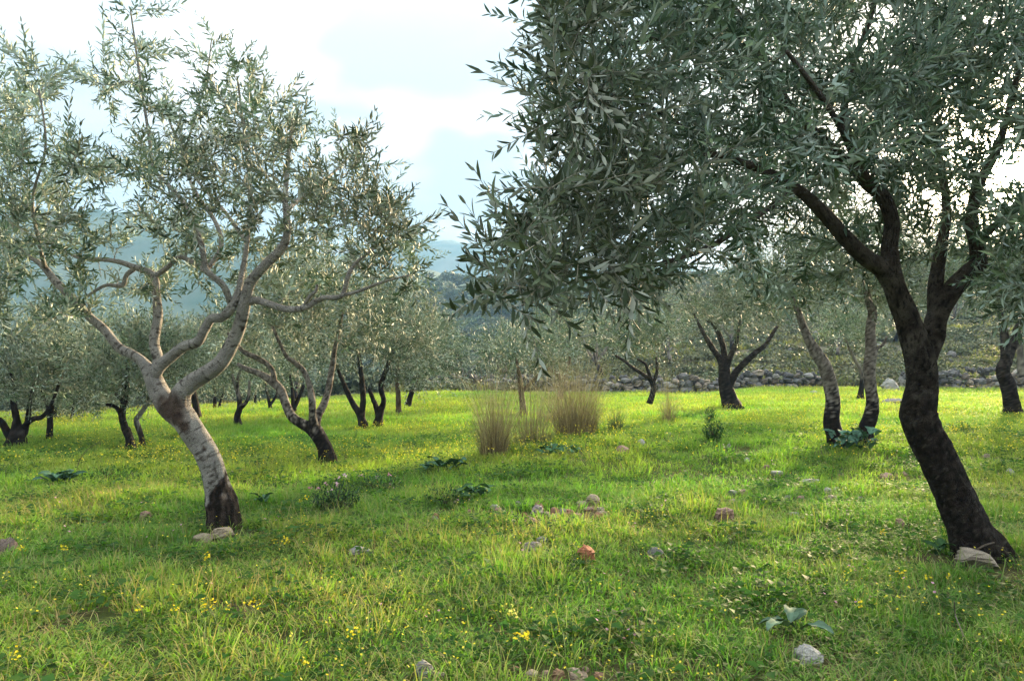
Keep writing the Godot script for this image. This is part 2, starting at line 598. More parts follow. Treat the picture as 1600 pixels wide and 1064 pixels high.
func crown_clump(leaves: int, size: float, col: Color, under: Color) -> Mesh:     # a far crown: many loose leaf faces round a lumpy middle
	var mb := MB.new()
	var lumps := []
	for k in 7: lumps.append([ball() * 0.42 * Vector3(1, 0.6, 1), rr(0.3, 0.55)])
	for i in leaves:
		var l: Array = lumps[i % 7]
		var p: Vector3 = l[0] + ball() * l[1] * pow(R.randf(), 0.3) * Vector3(1, 0.75, 1)
		var a := ball()
		var b := a.cross(ball()).normalized()
		var c := col.lerp(under, R.randf()) * rr(0.75, 1.25)
		var s := size * rr(0.6, 1.4)
		mb.quad(mb.p(p - a * s, c), mb.p(p + b * s * 0.45, c), mb.p(p + a * s, c), mb.p(p - b * s * 0.45, c))
	return mb.mesh(M.olive_leaf)

func stone_mesh(col: Color, lumpy: float, seg := 9, rings := 6, boxy := 0.25) -> Mesh:          # unit stone with broken faces
	var mb := MB.new()
	var cuts := []
	for k in 9: cuts.append([ball(), rr(0.62, 0.9)])
	var seed_ := ball() * 30.0
	for j in rings + 1:
		var th := PI * j / rings
		for i in seg:
			var ph := TAU * i / seg + j * 0.3
			var v := Vector3(sin(th) * cos(ph), cos(th), sin(th) * sin(ph))
			var p := v.lerp(v / maxf(absf(v.x), maxf(absf(v.y), absf(v.z))) * 0.85, boxy) * (1.0 + lumpy * ns(v * 1.3 + seed_) + lumpy * 0.6 * ns(v * 3.4 + seed_))
			for c in cuts:
				var over: float = p.dot(c[0]) - c[1]
				if over > 0.0: p -= c[0] * over
			var g := 1.0 + 0.35 * ns(v * 2.1 + seed_ * 2.0) + 0.25 * ns(v * 6.0 + seed_)
			mb.p(p, Color(col.r * g, col.g * g * (1.0 + 0.06 * ns(v * 3.0)), col.b * g))
	for j in rings:
		for i in seg:
			mb.quad(j * seg + i, j * seg + (i + 1) % seg, (j + 1) * seg + (i + 1) % seg, (j + 1) * seg + i)
	return mb.flat(M.stone)

func dry_wall() -> void:
	var kinds := []
	for k in 14:
		var g := rr(0.5, 1.2)
		var c: Color = [Color(0.27, 0.26, 0.24), Color(0.33, 0.31, 0.275), Color(0.21, 0.205, 0.20), Color(0.31, 0.26, 0.205)][k % 4] * g
		kinds.append(stone_mesh(c, 0.3, 8, 6, 0.92))
	var runs := [
		["low dry stone wall of grey stones closing off the field behind the dry grass", [Vector2(-5.2, 39.0), Vector2(-1.0, 37.0), Vector2(5.0, 34.3), Vector2(13.4, 33.4)], 0.84, 290],
		["tumbled end of the stone wall with big squared blocks beside the right edge", [Vector2(15.9, 32.2), Vector2(18.6, 31.6), Vector2(22.5, 31.6)], 1.0, 95]]
	for r in runs:
		var line: Array = r[1]
		var total := 0.0
		for k in line.size() - 1: total += line[k].distance_to(line[k + 1])
		var w := thing("dry_stone_wall", on(line[0].x, -line[0].y), r[0], "stone wall")
		var home := -w.position
		var fill := MB.new()
		var count := 0
		var courses := 3
		var s := 0.0
		for row in courses:
			s = rr(0.0, 0.2)
			while s < total and count < r[3]:
				var rest := s
				var k := 0
				while k < line.size() - 2 and rest > line[k].distance_to(line[k + 1]):
					rest -= line[k].distance_to(line[k + 1])
					k += 1
				var q: Vector2 = line[k].lerp(line[k + 1], clampf(rest / line[k].distance_to(line[k + 1]), 0, 1))
				var along: Vector2 = (line[k + 1] - line[k]).normalized()
				var ragged := 0.75 + 0.5 * nz.get_noise_2d(q.x * 1.4, 7.0)
				var hrow: float = r[2] / courses * ragged
				var wid: float = hrow * rr(1.0, 1.9)
				var p := on(q.x, -q.y) + Vector3(rr(-0.05, 0.05), hrow * (row + 0.42), rr(-0.07, 0.07))
				if row < courses - 1 or R.randf() < 0.86:
					var b := Basis(UP, -atan2(-along.y, along.x) * 0.0 + rr(-0.3, 0.3)) * Basis(Vector3.BACK, rr(-0.2, 0.2) + (PI if R.randf() < 0.5 else 0.0))
					part("stone", kinds[R.randi() % kinds.size()], w, Transform3D(b * Basis.from_scale(Vector3(wid * 0.62, hrow * 0.66, rr(0.2, 0.3))), p + home))
					count += 1
				s += wid * 0.98
		# small stones packed between and behind
		var places := []
		for k in int(total * 22.0):
			s = R.randf() * total
			var rest := s
			var i := 0
			while i < line.size() - 2 and rest > line[i].distance_to(line[i + 1]):
				rest -= line[i].distance_to(line[i + 1])
				i += 1
			var q: Vector2 = line[i].lerp(line[i + 1], clampf(rest / line[i].distance_to(line[i + 1]), 0, 1))
			var hh: float = R.randf() * r[2] * 0.85
			places.append(Transform3D(Basis(ball(), rr(0, TAU)) * Basis.from_scale(Vector3.ONE * rr(0.07, 0.15)), on(q.x, -q.y - rr(0.1, 0.4)) + Vector3(0, hh, 0) + home))
		many("packing_stone", kinds[2], w, places, [])

# ---------------------------------------------------------------- grass and herbs
func blade(mb: MB, b: Vector3, out: Vector3, h: float, w: float, bend: float, col: Color, tip: Color) -> void:
	var side := out.cross(UP).normalized().rotated(UP, rr(-0.9, 0.9)) * w * 0.5
	var p1 := b + UP * h * 0.42 + out * h * bend * 0.18
	var p2 := b + UP * h * 0.78 + out * h * bend * 0.55
	var p3 := b + UP * h * (1.0 - 0.25 * bend) + out * h * bend * 1.1
	var a := mb.p(b - side, col)
	mb.p(b + side, col)
	mb.p(p1 - side * 0.9, col)
	mb.p(p1 + side * 0.9, col)
	mb.p(p2 - side * 0.6, col.lerp(tip, 0.5))
	mb.p(p2 + side * 0.6, col.lerp(tip, 0.5))
	mb.p(p3, tip)
	mb.quad(a, a + 2, a + 3, a + 1)
	mb.quad(a + 2, a + 4, a + 5, a + 3)
	mb.tri(a + 4, a + 6, a + 5)

func tuft(n: int, radius: float, h: float, w: float, col: Color, tip: Color) -> Mesh:
	var mb := MB.new()
	for k in n:
		var a := rr(0, TAU)
		var b := Vector3(cos(a), 0, sin(a)) * radius * sqrt(R.randf())
		var out := Vector3(cos(a + rr(-1.4, 1.4)), 0, sin(a + rr(-1.4, 1.4))).normalized()
		var g := rr(0.75, 1.25)
		var c := Color(col.r * g * rr(0.85, 1.2), col.g * g, col.b * g * rr(0.8, 1.2))
		var t := Color(tip.r * g, tip.g * g, tip.b * g)
		if R.randf() < 0.08: c = Color(0.30, 0.24, 0.12); t = Color(0.36, 0.29, 0.16)
		blade(mb, b, out, h * rr(0.45, 1.15), w * rr(0.7, 1.3), rr(0.25, 1.3), c, t)
	return mb.mesh(M.grass_blade)

func herb(n: int, radius: float, l: float, col: Color, rise: float) -> Mesh:      # low broad leaves on short stems
	var mb := MB.new()
	for k in n:
		var a := rr(0, TAU)
		var b := Vector3(cos(a), 0, sin(a)) * radius * sqrt(R.randf()) + UP * rr(0.0, rise)
		a += rr(-1, 1)
		var dir := Vector3(cos(a), rr(-0.1, 0.7), sin(a)).normalized()
		var nn := (UP - dir * UP.dot(dir)).normalized().rotated(dir, rr(-0.5, 0.5))
		var g := rr(0.75, 1.25)
		var c := Color(col.r * g, col.g * g, col.b * g)
		var side := dir.cross(nn)
		var s := l * rr(0.6, 1.3)
		var i := mb.p(b, c)
		mb.p(b + dir * s * 0.5 - side * s * 0.3 + nn * s * 0.06, c)
		mb.p(b + dir * s * 0.5, c)
		mb.p(b + dir * s * 0.5 + side * s * 0.3 + nn * s * 0.06, c)
		mb.p(b + dir * s - nn * s * 0.12, c)
		mb.tri(i, i + 1, i + 2)
		mb.tri(i, i + 2, i + 3)
		mb.tri(i + 1, i + 4, i + 2)
		mb.tri(i + 2, i + 4, i + 3)
	return mb.mesh(M.grass_blade)

func dots(n: int, radius: float, h: float, size: float, cols: Array) -> Mesh:     # small flowers on thin stems
	var mb := MB.new()
	for k in n:
		var a := rr(0, TAU)
		var b := Vector3(cos(a), 0, sin(a)) * radius * sqrt(R.randf())
		var top := b + UP * h * rr(0.6, 1.2) + ball() * 0.02
		var s := Vector3(0.0012, 0, 0)
		var g := Color(0.10, 0.17, 0.03)
		mb.tri(mb.p(b - s, g), mb.p(top, g), mb.p(b + s, g))
		var col: Color = cols[R.randi() % cols.size()] * rr(0.85, 1.15)
		var nn := (UP + ball() * 0.8).normalized()
		var x := nn.cross(Vector3(0.2, 0.1, 1)).normalized()
		var y := nn.cross(x)
		var mid := mb.p(top, col)
		for j in 5:
			var t := TAU * j / 5
			var u := TAU * (j + 0.75) / 5
			mb.tri(mid, mb.p(top + (x * cos(t) + y * sin(t)) * size + nn * size * 0.3, col), mb.p(top + (x * cos(u) + y * sin(u)) * size + nn * size * 0.3, col))
	return mb.mesh(M.petal)

var bare_cells := {}
func clear(p: Vector3, rx: float, rz: float) -> void:      # no grass grows through a stone
	var n := 0.06
	for i in range(int(-rx / n) - 1, int(rx / n) + 2):
		for j in range(int(-rz / n) - 1, int(rz / n) + 2):
			if Vector2(i * n / maxf(rx, n), j * n / maxf(rz, n)).length() <= 1.1:
				bare_cells[Vector2i(roundi(p.x / n) + i, roundi(p.z / n) + j)] = true

func meadow() -> void:
	var lush := Color(0.104, 0.208, 0.056)
	var lime := Color(0.275, 0.365, 0.08)  # yellow-green of the tips, lightened to paint in their backlit look
	var near := []
	for k in 5: near.append(tuft(24, 0.11, rr(0.075, 0.12), 0.0078, lush.lerp(lime, k / 7.0), lush.lerp(lime, 0.6 + k / 7.0)))
	var mid := []
	for k in 4: mid.append(tuft(24, 0.2, rr(0.10, 0.16), 0.0085, lush.lerp(lime, 0.2 + k / 5.0), lime))
	var far := []
	for k in 3: far.append(tuft(22, 0.34, rr(0.13, 0.2), 0.015, lush.lerp(lime, 0.4 + k / 5.0), lime * 1.1))
	var herbs := [herb(26, 0.13, 0.035, Color(0.045, 0.105, 0.022), 0.05), herb(16, 0.12, 0.055, Color(0.055, 0.12, 0.026), 0.07), herb(30, 0.15, 0.024, Color(0.075, 0.14, 0.03), 0.04)]
	var grass := thing("meadow_grass", Vector3.ZERO, "bright green spring grass covering the whole grove floor", "grass", "", "stuff")
	var weeds := thing("low_herbs", Vector3.ZERO, "low broad-leaved weeds growing between the grass blades", "weeds", "", "stuff")
	near.append(tuft(7, 0.12, 0.18, 0.0045, Color(0.27, 0.26, 0.11), Color(0.40, 0.33, 0.18)))
	var sets := [[near, 2.0, 9.5, 190.0, 1.0], [mid, 7.5, 20.0, 62.0, 1.0], [far, 17.0, 43.0, 26.0, 1.0]]
	for s in sets:
		var places := []
		var tints := []
		for k in s[0].size():
			places.append([])
			tints.append([])
		var d0: float = s[1]
		var d1: float = s[2]
		var area := 0.0
		var strips := 40
		for b in strips:
			var da := lerpf(d0, d1, b / float(strips))
			var db := lerpf(d0, d1, (b + 1.0) / strips)
			var half := 0.66 * (da + db) * 0.5 + 0.9
			var fade := smoothstep(d0 - 0.5, d0 + 2.0, da) if d0 > 3.0 else 1.0
			for k in int(2.0 * half * (db - da) * s[3] * fade):
				var x := rr(-half, half)
				var z := -rr(da, db)
				if z < -33.0 and z < -(33.6 + maxf(0.0, -x) * 0.5 + (0.0 if x < 6.0 else -0.4)): 
					if x > -3.0: continue
				var n := nz.get_noise_2d(x * 0.8, z * 0.8)
				var m := nz.get_noise_2d(x * 0.22 + 50.0, z * 0.22)
				var bare := nz.get_noise_2d(x * 1.9 + 7.0, z * 1.9 + 3.0)
				if bare > 0.36 and R.randf() < 0.65: continue
				if bare_cells.has(Vector2i(roundi(x / 0.06), roundi(z / 0.06))): continue
				var i := R.randi() % places.size()
				var big := (0.85 + 0.55 * n) * rr(0.75, 1.25) * (1.0 + 0.35 * maxf(0.0, nz.get_noise_2d(x * 0.45, z * 0.45 + 20.0)))
				places[i].append(Transform3D(Basis(UP, rr(0, TAU)) * Basis.from_scale(Vector3(1, maxf(0.4, big), 1)), on(x, z) - UP * 0.01))
				var yel := clampf(0.35 + 1.1 * m + 0.35 * n + lerpf(-0.22, 0.28, smoothstep(6.0, 12.0, -z)), 0.0, 1.0)  # noise patches, plus shade and sun tinted in: greener near, yellower beyond
				tints[i].append(Color(0.88, 1.0, 0.95).lerp(Color(1.52, 1.13, 1.15), yel) * rr(0.85, 1.15))
		for k in s[0].size(): many("grass_tuft", s[0][k], grass, places[k], tints[k])
	for k in 3:
		var places := []
		var tints := []
		for i in 2600:
			var d := 2.6 + 13.0 * pow(R.randf(), 0.8)
			var x := rr(-0.7, 0.7) * d
			if nz.get_noise_2d(x * 0.9 + 20.0 * k, -d * 0.9) < 0.12: continue
			if bare_cells.has(Vector2i(roundi(x / 0.06), roundi(-d / 0.06))): continue
			places.append(Transform3D(Basis(UP, rr(0, TAU)) * Basis.from_scale(Vector3.ONE * rr(0.8, 1.5)), on(x, -d) + UP * 0.015))
			tints.append(Color.WHITE * rr(0.75, 1.2))
		many("herb", herbs[k], weeds, places, tints)
	var yellow := [Color(0.72, 0.58, 0.02), Color(0.80, 0.68, 0.05), Color(0.62, 0.56, 0.06)]
	var sets2 := [["yellow_flowers", "tiny yellow wild flowers scattered through the meadow", dots(3, 0.2, 0.14, 0.007, yellow), 1100, 3.0], ["pink_flowers", "tiny pink wild flowers scattered in the grass", dots(3, 0.12, 0.13, 0.010, [Color(0.55, 0.16, 0.30), Color(0.60, 0.30, 0.42)]), 130, 4.0], ["yellow_haze_flowers", "dense little yellow flowers tinting the sunlit far meadow", dots(14, 0.5, 0.19, 0.010, yellow), 2600, 11.0]]
	for s in sets2:
		var places := []
		for i in s[3]:
			var d: float = s[4] + (8.0 if s[4] < 10.0 else 23.0) * R.randf()
			var x := rr(-0.72, 0.72) * d
			if s[4] > 10.0 and nz.get_noise_2d(x * 0.22 + 50.0, -d * 0.22) + 0.3 * rr(-1, 1) < -0.05: continue
			if x > -3.0 and d > 33.0: continue
			if s[4] < 10.0 and nz.get_noise_2d(x * 0.6 + 11.0, -d * 0.6) < 0.08: continue
			places.append(Transform3D(Basis(UP, rr(0, TAU)), on(x, -d)))
		var o := thing(s[0], Vector3.ZERO, s[1], "flowers", "", "stuff")
		many("blossom", s[2], o, places, [])

func dry_clump(label: String, px: float, py: float, h: float, w: float, n: int, green: float, lean := 0.0) -> void:
	var base := ground(px, py)
	var o := thing("dry_grass_clump" if green < 0.5 else "green_grass_clump", base, label, "grass clump")
	for layer in 2:
		var mb := MB.new()
		for k in int(n * (0.7 if layer == 0 else 0.6)):
			var a := rr(0, TAU)
			var q := sqrt(R.randf())
			var b := Vector3(cos(a), 0, sin(a)) * w * 0.31 * q
			var out := (Vector3(cos(a), 0, sin(a)) + ball() * 0.6 + Vector3(lean, 0, 0)).normalized()
			var c := Color(0.26, 0.20, 0.085).lerp(Color(0.52, 0.44, 0.22), R.randf()) * rr(0.6, 1.15)
			var tall := h * lerpf(0.4, 1.3, R.randf() * (1.0 - 0.3 * q))
			if layer:
				c = Color(0.07, 0.05, 0.03).lerp(Color(0.19, 0.14, 0.08), R.randf())
				tall = h * rr(0.15, 0.5)
			blade(mb, b, out, tall, rr(0.0022, 0.0048), 0.05 + 0.95 * q * R.randf() + (0.35 * R.randf() if layer else 0.0), c.lerp(Color(0.06, 0.11, 0.035), green), (c * 1.15).lerp(Color(0.08, 0.13, 0.04), green))
		part("stalks" if layer == 0 else "dead_thatch", mb.mesh(M.dry_stalk), o, Transform3D(), "stuff")

func big_leaf(l: float, w: float, col: Color) -> Mesh:
	var mb := MB.new()
	var rows := 7
	for i in rows + 1:
		var t := float(i) / rows
		var ww := w * 0.5 * pow(sin(PI * clampf(t * 0.93 + 0.06, 0.0, 1.0)), 0.75)
		var y := l * (0.42 * t - 0.5 * t * t)
		for k in 5:
			var u := k / 2.0 - 1.0
			var g := 1.35 if k == 2 else 1.0 + 0.15 * sin(i * 2.0 + k)
			mb.p(Vector3(u * ww, y + absf(u) * ww * 0.4 + 0.006 * sin(i * 2.3 + k * 1.9), -l * t), col * g)
		if i > 0:
			for k in 4: mb.quad((i - 1) * 5 + k, i * 5 + k, i * 5 + k + 1, (i - 1) * 5 + k + 1)
	return mb.mesh(M.broad_leaf)

func leafy_plant(label: String, px: float, py: float, n: int, l: float, w: float, col: Color, flat := 0.5, spread := 0.05, rise := 0.06) -> void:
	var base := ground(px, py)
	var o := thing("broad_leaf_plant", base, label, "plant")
	clear(base, l * 0.6, l * 0.6)
	var ms := [big_leaf(l, w, col), big_leaf(l, w * 0.8, col * 0.8), big_leaf(l, w, col * 1.25)]
	for k in n:
		var b := Basis(UP, TAU * k / n + rr(-0.4, 0.4)) * Basis(Vector3.RIGHT, rr(0.2, 1.0) * (1.0 - flat) + 0.1) * Basis(Vector3.BACK, rr(-0.5, 0.5)) * Basis.from_scale(Vector3.ONE * rr(0.6, 1.15))
		part("leaf", ms[k % 3], o, Transform3D(b, Vector3(rr(-spread, spread), 0.05 + rr(0.0, rise), rr(-spread, spread))))

func bushy_plant(called: String, label: String, px: float, py: float, h: float, w: float, n: int, col: Color, pink := 0) -> void:
	var base := ground(px, py)
	var o := thing(called, base, label, "plant" if called != "shrub" else "shrub")
	var mb := MB.new()
	var stems := MB.new()
	for k in n:
		var q := ball()
		var p := Vector3(q.x * w * 0.5, h * (0.45 + 0.45 * q.y), q.z * w * 0.5) * pow(R.randf(), 0.4)
		var dir := (p.normalized() * 0.6 + ball() * 0.7 + UP * 0.4).normalized()
		var g := rr(0.7, 1.3)
		leaf(mb, p, dir, (UP - dir * UP.dot(dir)).normalized(), rr(0.03, 0.065), rr(0.012, 0.022), col * g, col * g * 1.5, 0.15, 1)
		if k % 12 == 0: tube(stems, PackedVector3Array([Vector3.ZERO, p * 0.5 + UP * 0.03, p]), PackedFloat32Array([0.004, 0.003, 0.0015]), 3, 3, 0.0, 0.0)
	part("stem", stems.mesh(M.bark), o, Transform3D(), "stuff")
	part("foliage", mb.mesh(M.broad_leaf), o, Transform3D(), "stuff")
	for k in pink:
		var c := Color(0.62, 0.22, 0.36).lerp(Color(0.62, 0.42, 0.50), R.randf())
		part("flower_head", dots(5, 0.018, 0.02, 0.012, [c]), o, Transform3D(Basis(), Vector3(rr(-0.5, 0.5) * w, h * rr(0.6, 1.0), rr(-0.5, 0.5) * w)))

func mustard(label: String, px: float, py: float, h: float, heads: int, w: float, col: Color, group := "") -> void:
	var base := ground(px, py)
	var o := thing("yellow_flower_plant", base, label, "flower", group)
	var st := MB.new()
	var flower := dots(5, 0.011, 0.010, 0.0076, [col, col * 0.9])
	for k in maxi(2, int(heads * 0.75)):
		var a := rr(0, TAU)
		var top := Vector3(cos(a) * w * R.randf(), h * rr(0.72, 1.0), sin(a) * w * R.randf())
		tube(st, PackedVector3Array([Vector3(0, -0.02, 0), top * Vector3(0.35, 0.6, 0.35), top]), PackedFloat32Array([0.003, 0.0022, 0.0014]), 4, 3, 0.0, 0.0)
		part("flower_head", flower, o, Transform3D(Basis(UP, a), top - UP * 0.012))
	for i in st.c.size(): st.c[i] = Color(0.09, 0.16, 0.035)
	part("stem", st.mesh(M.olive_leaf), o)

func rock(label: String, px: float, py: float, w: float, h: float, col: Color, group := "") -> void:     # width and height in photo pixels
	var p := ground(px, py)
	var s := -p.z / F
	var m := stone_mesh(col, 0.32, 12, 8)
	clear(p + Vector3(0, 0, w * s * 0.35), w * s * 0.55, w * s * 0.75 + minf(0.1, h * s))
	var o := one("rock", m, p + UP * h * s * 0.33, label, "rock", group)
	o.basis = Basis(UP, rr(-0.6, 0.6)) * Basis(Vector3.BACK, rr(-0.15, 0.15)) * Basis.from_scale(Vector3(w * 0.56, h * 0.72, w * rr(0.4, 0.55)) * s)

func stick(label: String, pts: Array, d: float, r: float, col: Color) -> void:
	var q := []
	var s := []
	for k in pts.size():
		q.append(at(pts[k][0], pts[k][1], d + (0.05 * k if k % 2 else 0.0)))
		s.append(r * (1.0 - 0.6 * k / pts.size()))
	var sp := spline(q, s, 0.03)
	var mb := MB.new()
	tube(mb, sp[0], sp[1], 5, 3, 0.0, 0.1)
	for i in mb.c.size(): mb.c[i] = col * rr(0.85, 1.15)
	one("dead_twig", mb.mesh(M.bark), Vector3.ZERO, label, "twig")

const ORDER := ["first", "second", "third", "fourth", "fifth", "sixth", "seventh", "eighth", "ninth", "tenth", "eleventh", "twelfth", "thirteenth", "fourteenth", "fifteenth", "sixteenth", "seventeenth", "eighteenth", "nineteenth", "twentieth", "twenty-first", "twenty-second", "twenty-third", "twenty-fourth", "twenty-fifth", "twenty-sixth", "twenty-seventh", "twenty-eighth", "twenty-ninth", "thirtieth"]

# ---------------------------------------------------------------- the two near trees
func left_tree() -> void:
	var limbs := [
		[[351, 850, 0, 52.2], [350, 826, 0, 49.5], [348, 800, 0, 46.8], [345, 783, 0, 49.5], [340, 764, 0, 40.5], [332, 735, 0, 36], [320, 705, 0, 36], [305, 681, 0, 36.9], [288, 655, 0, 37.8], [280, 635, 0, 34.2], [284, 612, 0, 29.7], [300, 597, 0, 27.9], [322, 583, -0.03, 25.2], [343, 568, -0.06, 23.4], [362, 538, -0.1, 21.6], [375, 505, -0.15, 19.8], [382, 473, -0.2, 18], [391, 441, -0.22, 16.2], [416, 412, -0.25, 15.3], [440, 387, -0.25, 13.5], [449, 357, -0.25, 10.8], [445, 310, -0.2, 9], [450, 250, -0.15, 6.3], [455, 190, -0.1, 3.6]],
		[[294, 664, 0, 30.6], [267, 641, 0.02, 33.3], [248, 613, 0.04, 31.5], [238, 590, 0.06, 26.1], [224, 568, 0.1, 17.1], [207, 555, 0.12, 15.3], [184, 542, 0.15, 14.4], [162, 515, 0.2, 13.5], [139, 495, 0.25, 12.6], [113, 467, 0.3, 11.7], [86, 440, 0.35, 11.7], [68, 418, 0.4, 9.9], [50, 404, 0.45, 7.2], [10, 385, 0.5, 5.4], [-40, 340, 0.5, 3.6]],
		[[240, 590, 0.06, 21.6], [246, 562, 0.1, 15.3], [240, 534, 0.15, 15.3], [246, 497, 0.2, 14.4], [244, 467, 0.25, 12.6], [239, 431, 0.3, 11.7], [211, 418, 0.3, 9], [180, 408, 0.35, 7.2], [150, 405, 0.4, 6.3], [120, 402, 0.45, 5.4], [80, 380, 0.5, 3.6]],
		[[238, 592, 0.05, 21.6], [248, 574, 0.02, 18], [263, 560, 0, 17.1], [286, 542, -0.05, 16.2], [308, 534, -0.1, 15.3], [319, 515, -0.13, 14.4], [330, 498, -0.15, 14.4], [346, 496, -0.2, 14.4], [361, 480, -0.22, 14.4], [372, 455, -0.2, 10.8], [378, 425, -0.1, 9], [386, 375, 0, 7.2], [390, 300, 0.1, 6.3], [380, 200, 0.2, 4.5], [370, 120, 0.2, 2.7]],
		[[361, 478, -0.2, 10.8], [348, 446, -0.3, 9.9], [322, 422, -0.35, 9.9], [316, 391, -0.35, 9], [303, 350, -0.3, 8.1], [285, 315, -0.25, 7.2], [263, 290, -0.2, 6.3], [240, 262, -0.2, 5.4], [230, 200, -0.2, 4.5], [215, 100, -0.2, 3.6], [203, 15, -0.2, 2.2]],
		[[384, 472, -0.2, 12.6], [400, 469, -0.2, 11.7], [417, 474, -0.25, 10.8], [447, 483, -0.3, 10.8], [474, 481, -0.35, 9.9], [504, 466, -0.4, 8.1], [533, 462, -0.45, 8.1], [544, 430, -0.45, 7.2], [555, 412, -0.4, 6.3], [575, 395, -0.4, 4.5], [610, 370, -0.3, 3.6]],
		[[239, 432, 0.3, 9.9], [250, 426, 0.28, 8.1], [263, 416, 0.25, 7.2], [280, 402, 0.2, 7.2], [302, 411, 0.15, 7.2], [318, 424, 0.1, 6.3]],
		[[211, 418, 0.3, 8.1], [197, 430, 0.3, 7.2], [190, 446, 0.3, 7.2], [165, 446, 0.25, 5.4], [145, 456, 0.2, 4.5], [133, 466, 0.2, 3.6]],
		[[322, 422, -0.3, 8.1], [345, 385, -0.1, 7.2], [335, 345, 0.1, 6.3], [305, 300, 0.2, 5.4], [290, 240, 0.5, 4.5], [320, 130, 0.6, 2.7], [330, 60, 0.6, 1.8]],
		[[474, 480, -0.35, 7.2], [483, 464, -0.4, 6.3], [493, 455, -0.45, 5.4], [495, 445, -0.45, 4.5]],
		[[533, 462, -0.45, 6.3], [560, 455, -0.6, 5.4], [600, 440, -0.7, 4.5], [640, 430, -0.8, 2.7]],
		[[70, 420, 0.4, 7.2], [60, 380, 0.1, 5.4], [50, 310, -0.3, 4.5], [70, 230, -0.6, 3.6], [60, 140, -0.8, 2.7]],
		[[446, 330, -0.2, 8.1], [480, 300, 0.3, 6.3], [520, 270, 0.8, 4.5], [550, 240, 1.1, 2.7]],
		[[386, 380, 0, 7.2], [350, 330, 0.7, 5.4], [300, 270, 1.2, 4.5], [260, 180, 1.5, 2.7]]]
	var outline := PackedVector2Array([Vector2(-70, 70), Vector2(20, 80), Vector2(60, 75), Vector2(100, 100), Vector2(145, 70), Vector2(140, 15), Vector2(170, -8), Vector2(205, -15), Vector2(255, 20), Vector2(262, 60), Vector2(236, 105), Vector2(240, 165), Vector2(290, 160), Vector2(315, 35), Vector2(350, 48), Vector2(400, 70), Vector2(420, 92), Vector2(410, 145), Vector2(455, 145), Vector2(470, 175), Vector2(515, 170), Vector2(520, 205), Vector2(565, 215), Vector2(575, 255), Vector2(610, 280), Vector2(622, 315), Vector2(662, 350), Vector2(670, 400), Vector2(640, 450), Vector2(590, 455), Vector2(530, 455), Vector2(470, 470), Vector2(420, 455), Vector2(330, 455), Vector2(260, 470), Vector2(180, 470), Vector2(120, 500), Vector2(60, 520), Vector2(0, 550), Vector2(-90, 550)])
	var targets := in_outline(outline, 520, func(p: Vector2): return 7.35 + (rr(-0.25, 1.3) if p.y > 365.0 and p.x > 40.0 and p.x < 560.0 else rr(-1.3, 1.3) if p.y > 200.0 else rr(-0.6, 0.6)), func(p: Vector2):
		if p.y < 130.0: return 0.42
		if p.distance_to(Vector2(288, 105)) < 45.0: return 0.06
		if p.distance_to(Vector2(100, 175)) < 40.0: return 0.2
		if p.distance_to(Vector2(185, 200)) < 55.0: return 0.12
		if p.distance_to(Vector2(190, 355)) < 75.0: return 0.3
		return 0.75 if p.y < 300.0 else 0.62 if p.y > 400.0 else 1.0)
	for k in [[262, 636, 0.13], [250, 610, 0.06], [237, 524, 0.035], [245, 497, 0.02], [242, 448, 0.02], [144, 495, 0.028], [158, 508, 0.022], [113, 468, 0.02], [84, 438, 0.03], [306, 538, 0.035], [329, 496, 0.018], [473, 482, 0.025], [240, 590, 0.05], [372, 508, 0.02], [287, 666, 0.05], [318, 700, 0.02], [275, 655, 0.07]]:
		scars.append([at(k[0], k[1], 7.25), k[2]])
	olive("pale-barked olive tree with an airy crown, leaning from a dark foot by two small stones", "", limbs, 7.35, 0, targets,
		{"step": 0.012, "sides": 26, "rough": 0.12, "sprays": fine, "every": 0.06, "size": 1.25, "twigs": 220, "thickest": 0.055, "bare": 1.0, "leafed": 0.52, "lift": 0.45, "tint": Color(1.36, 1.5, 1.5)})

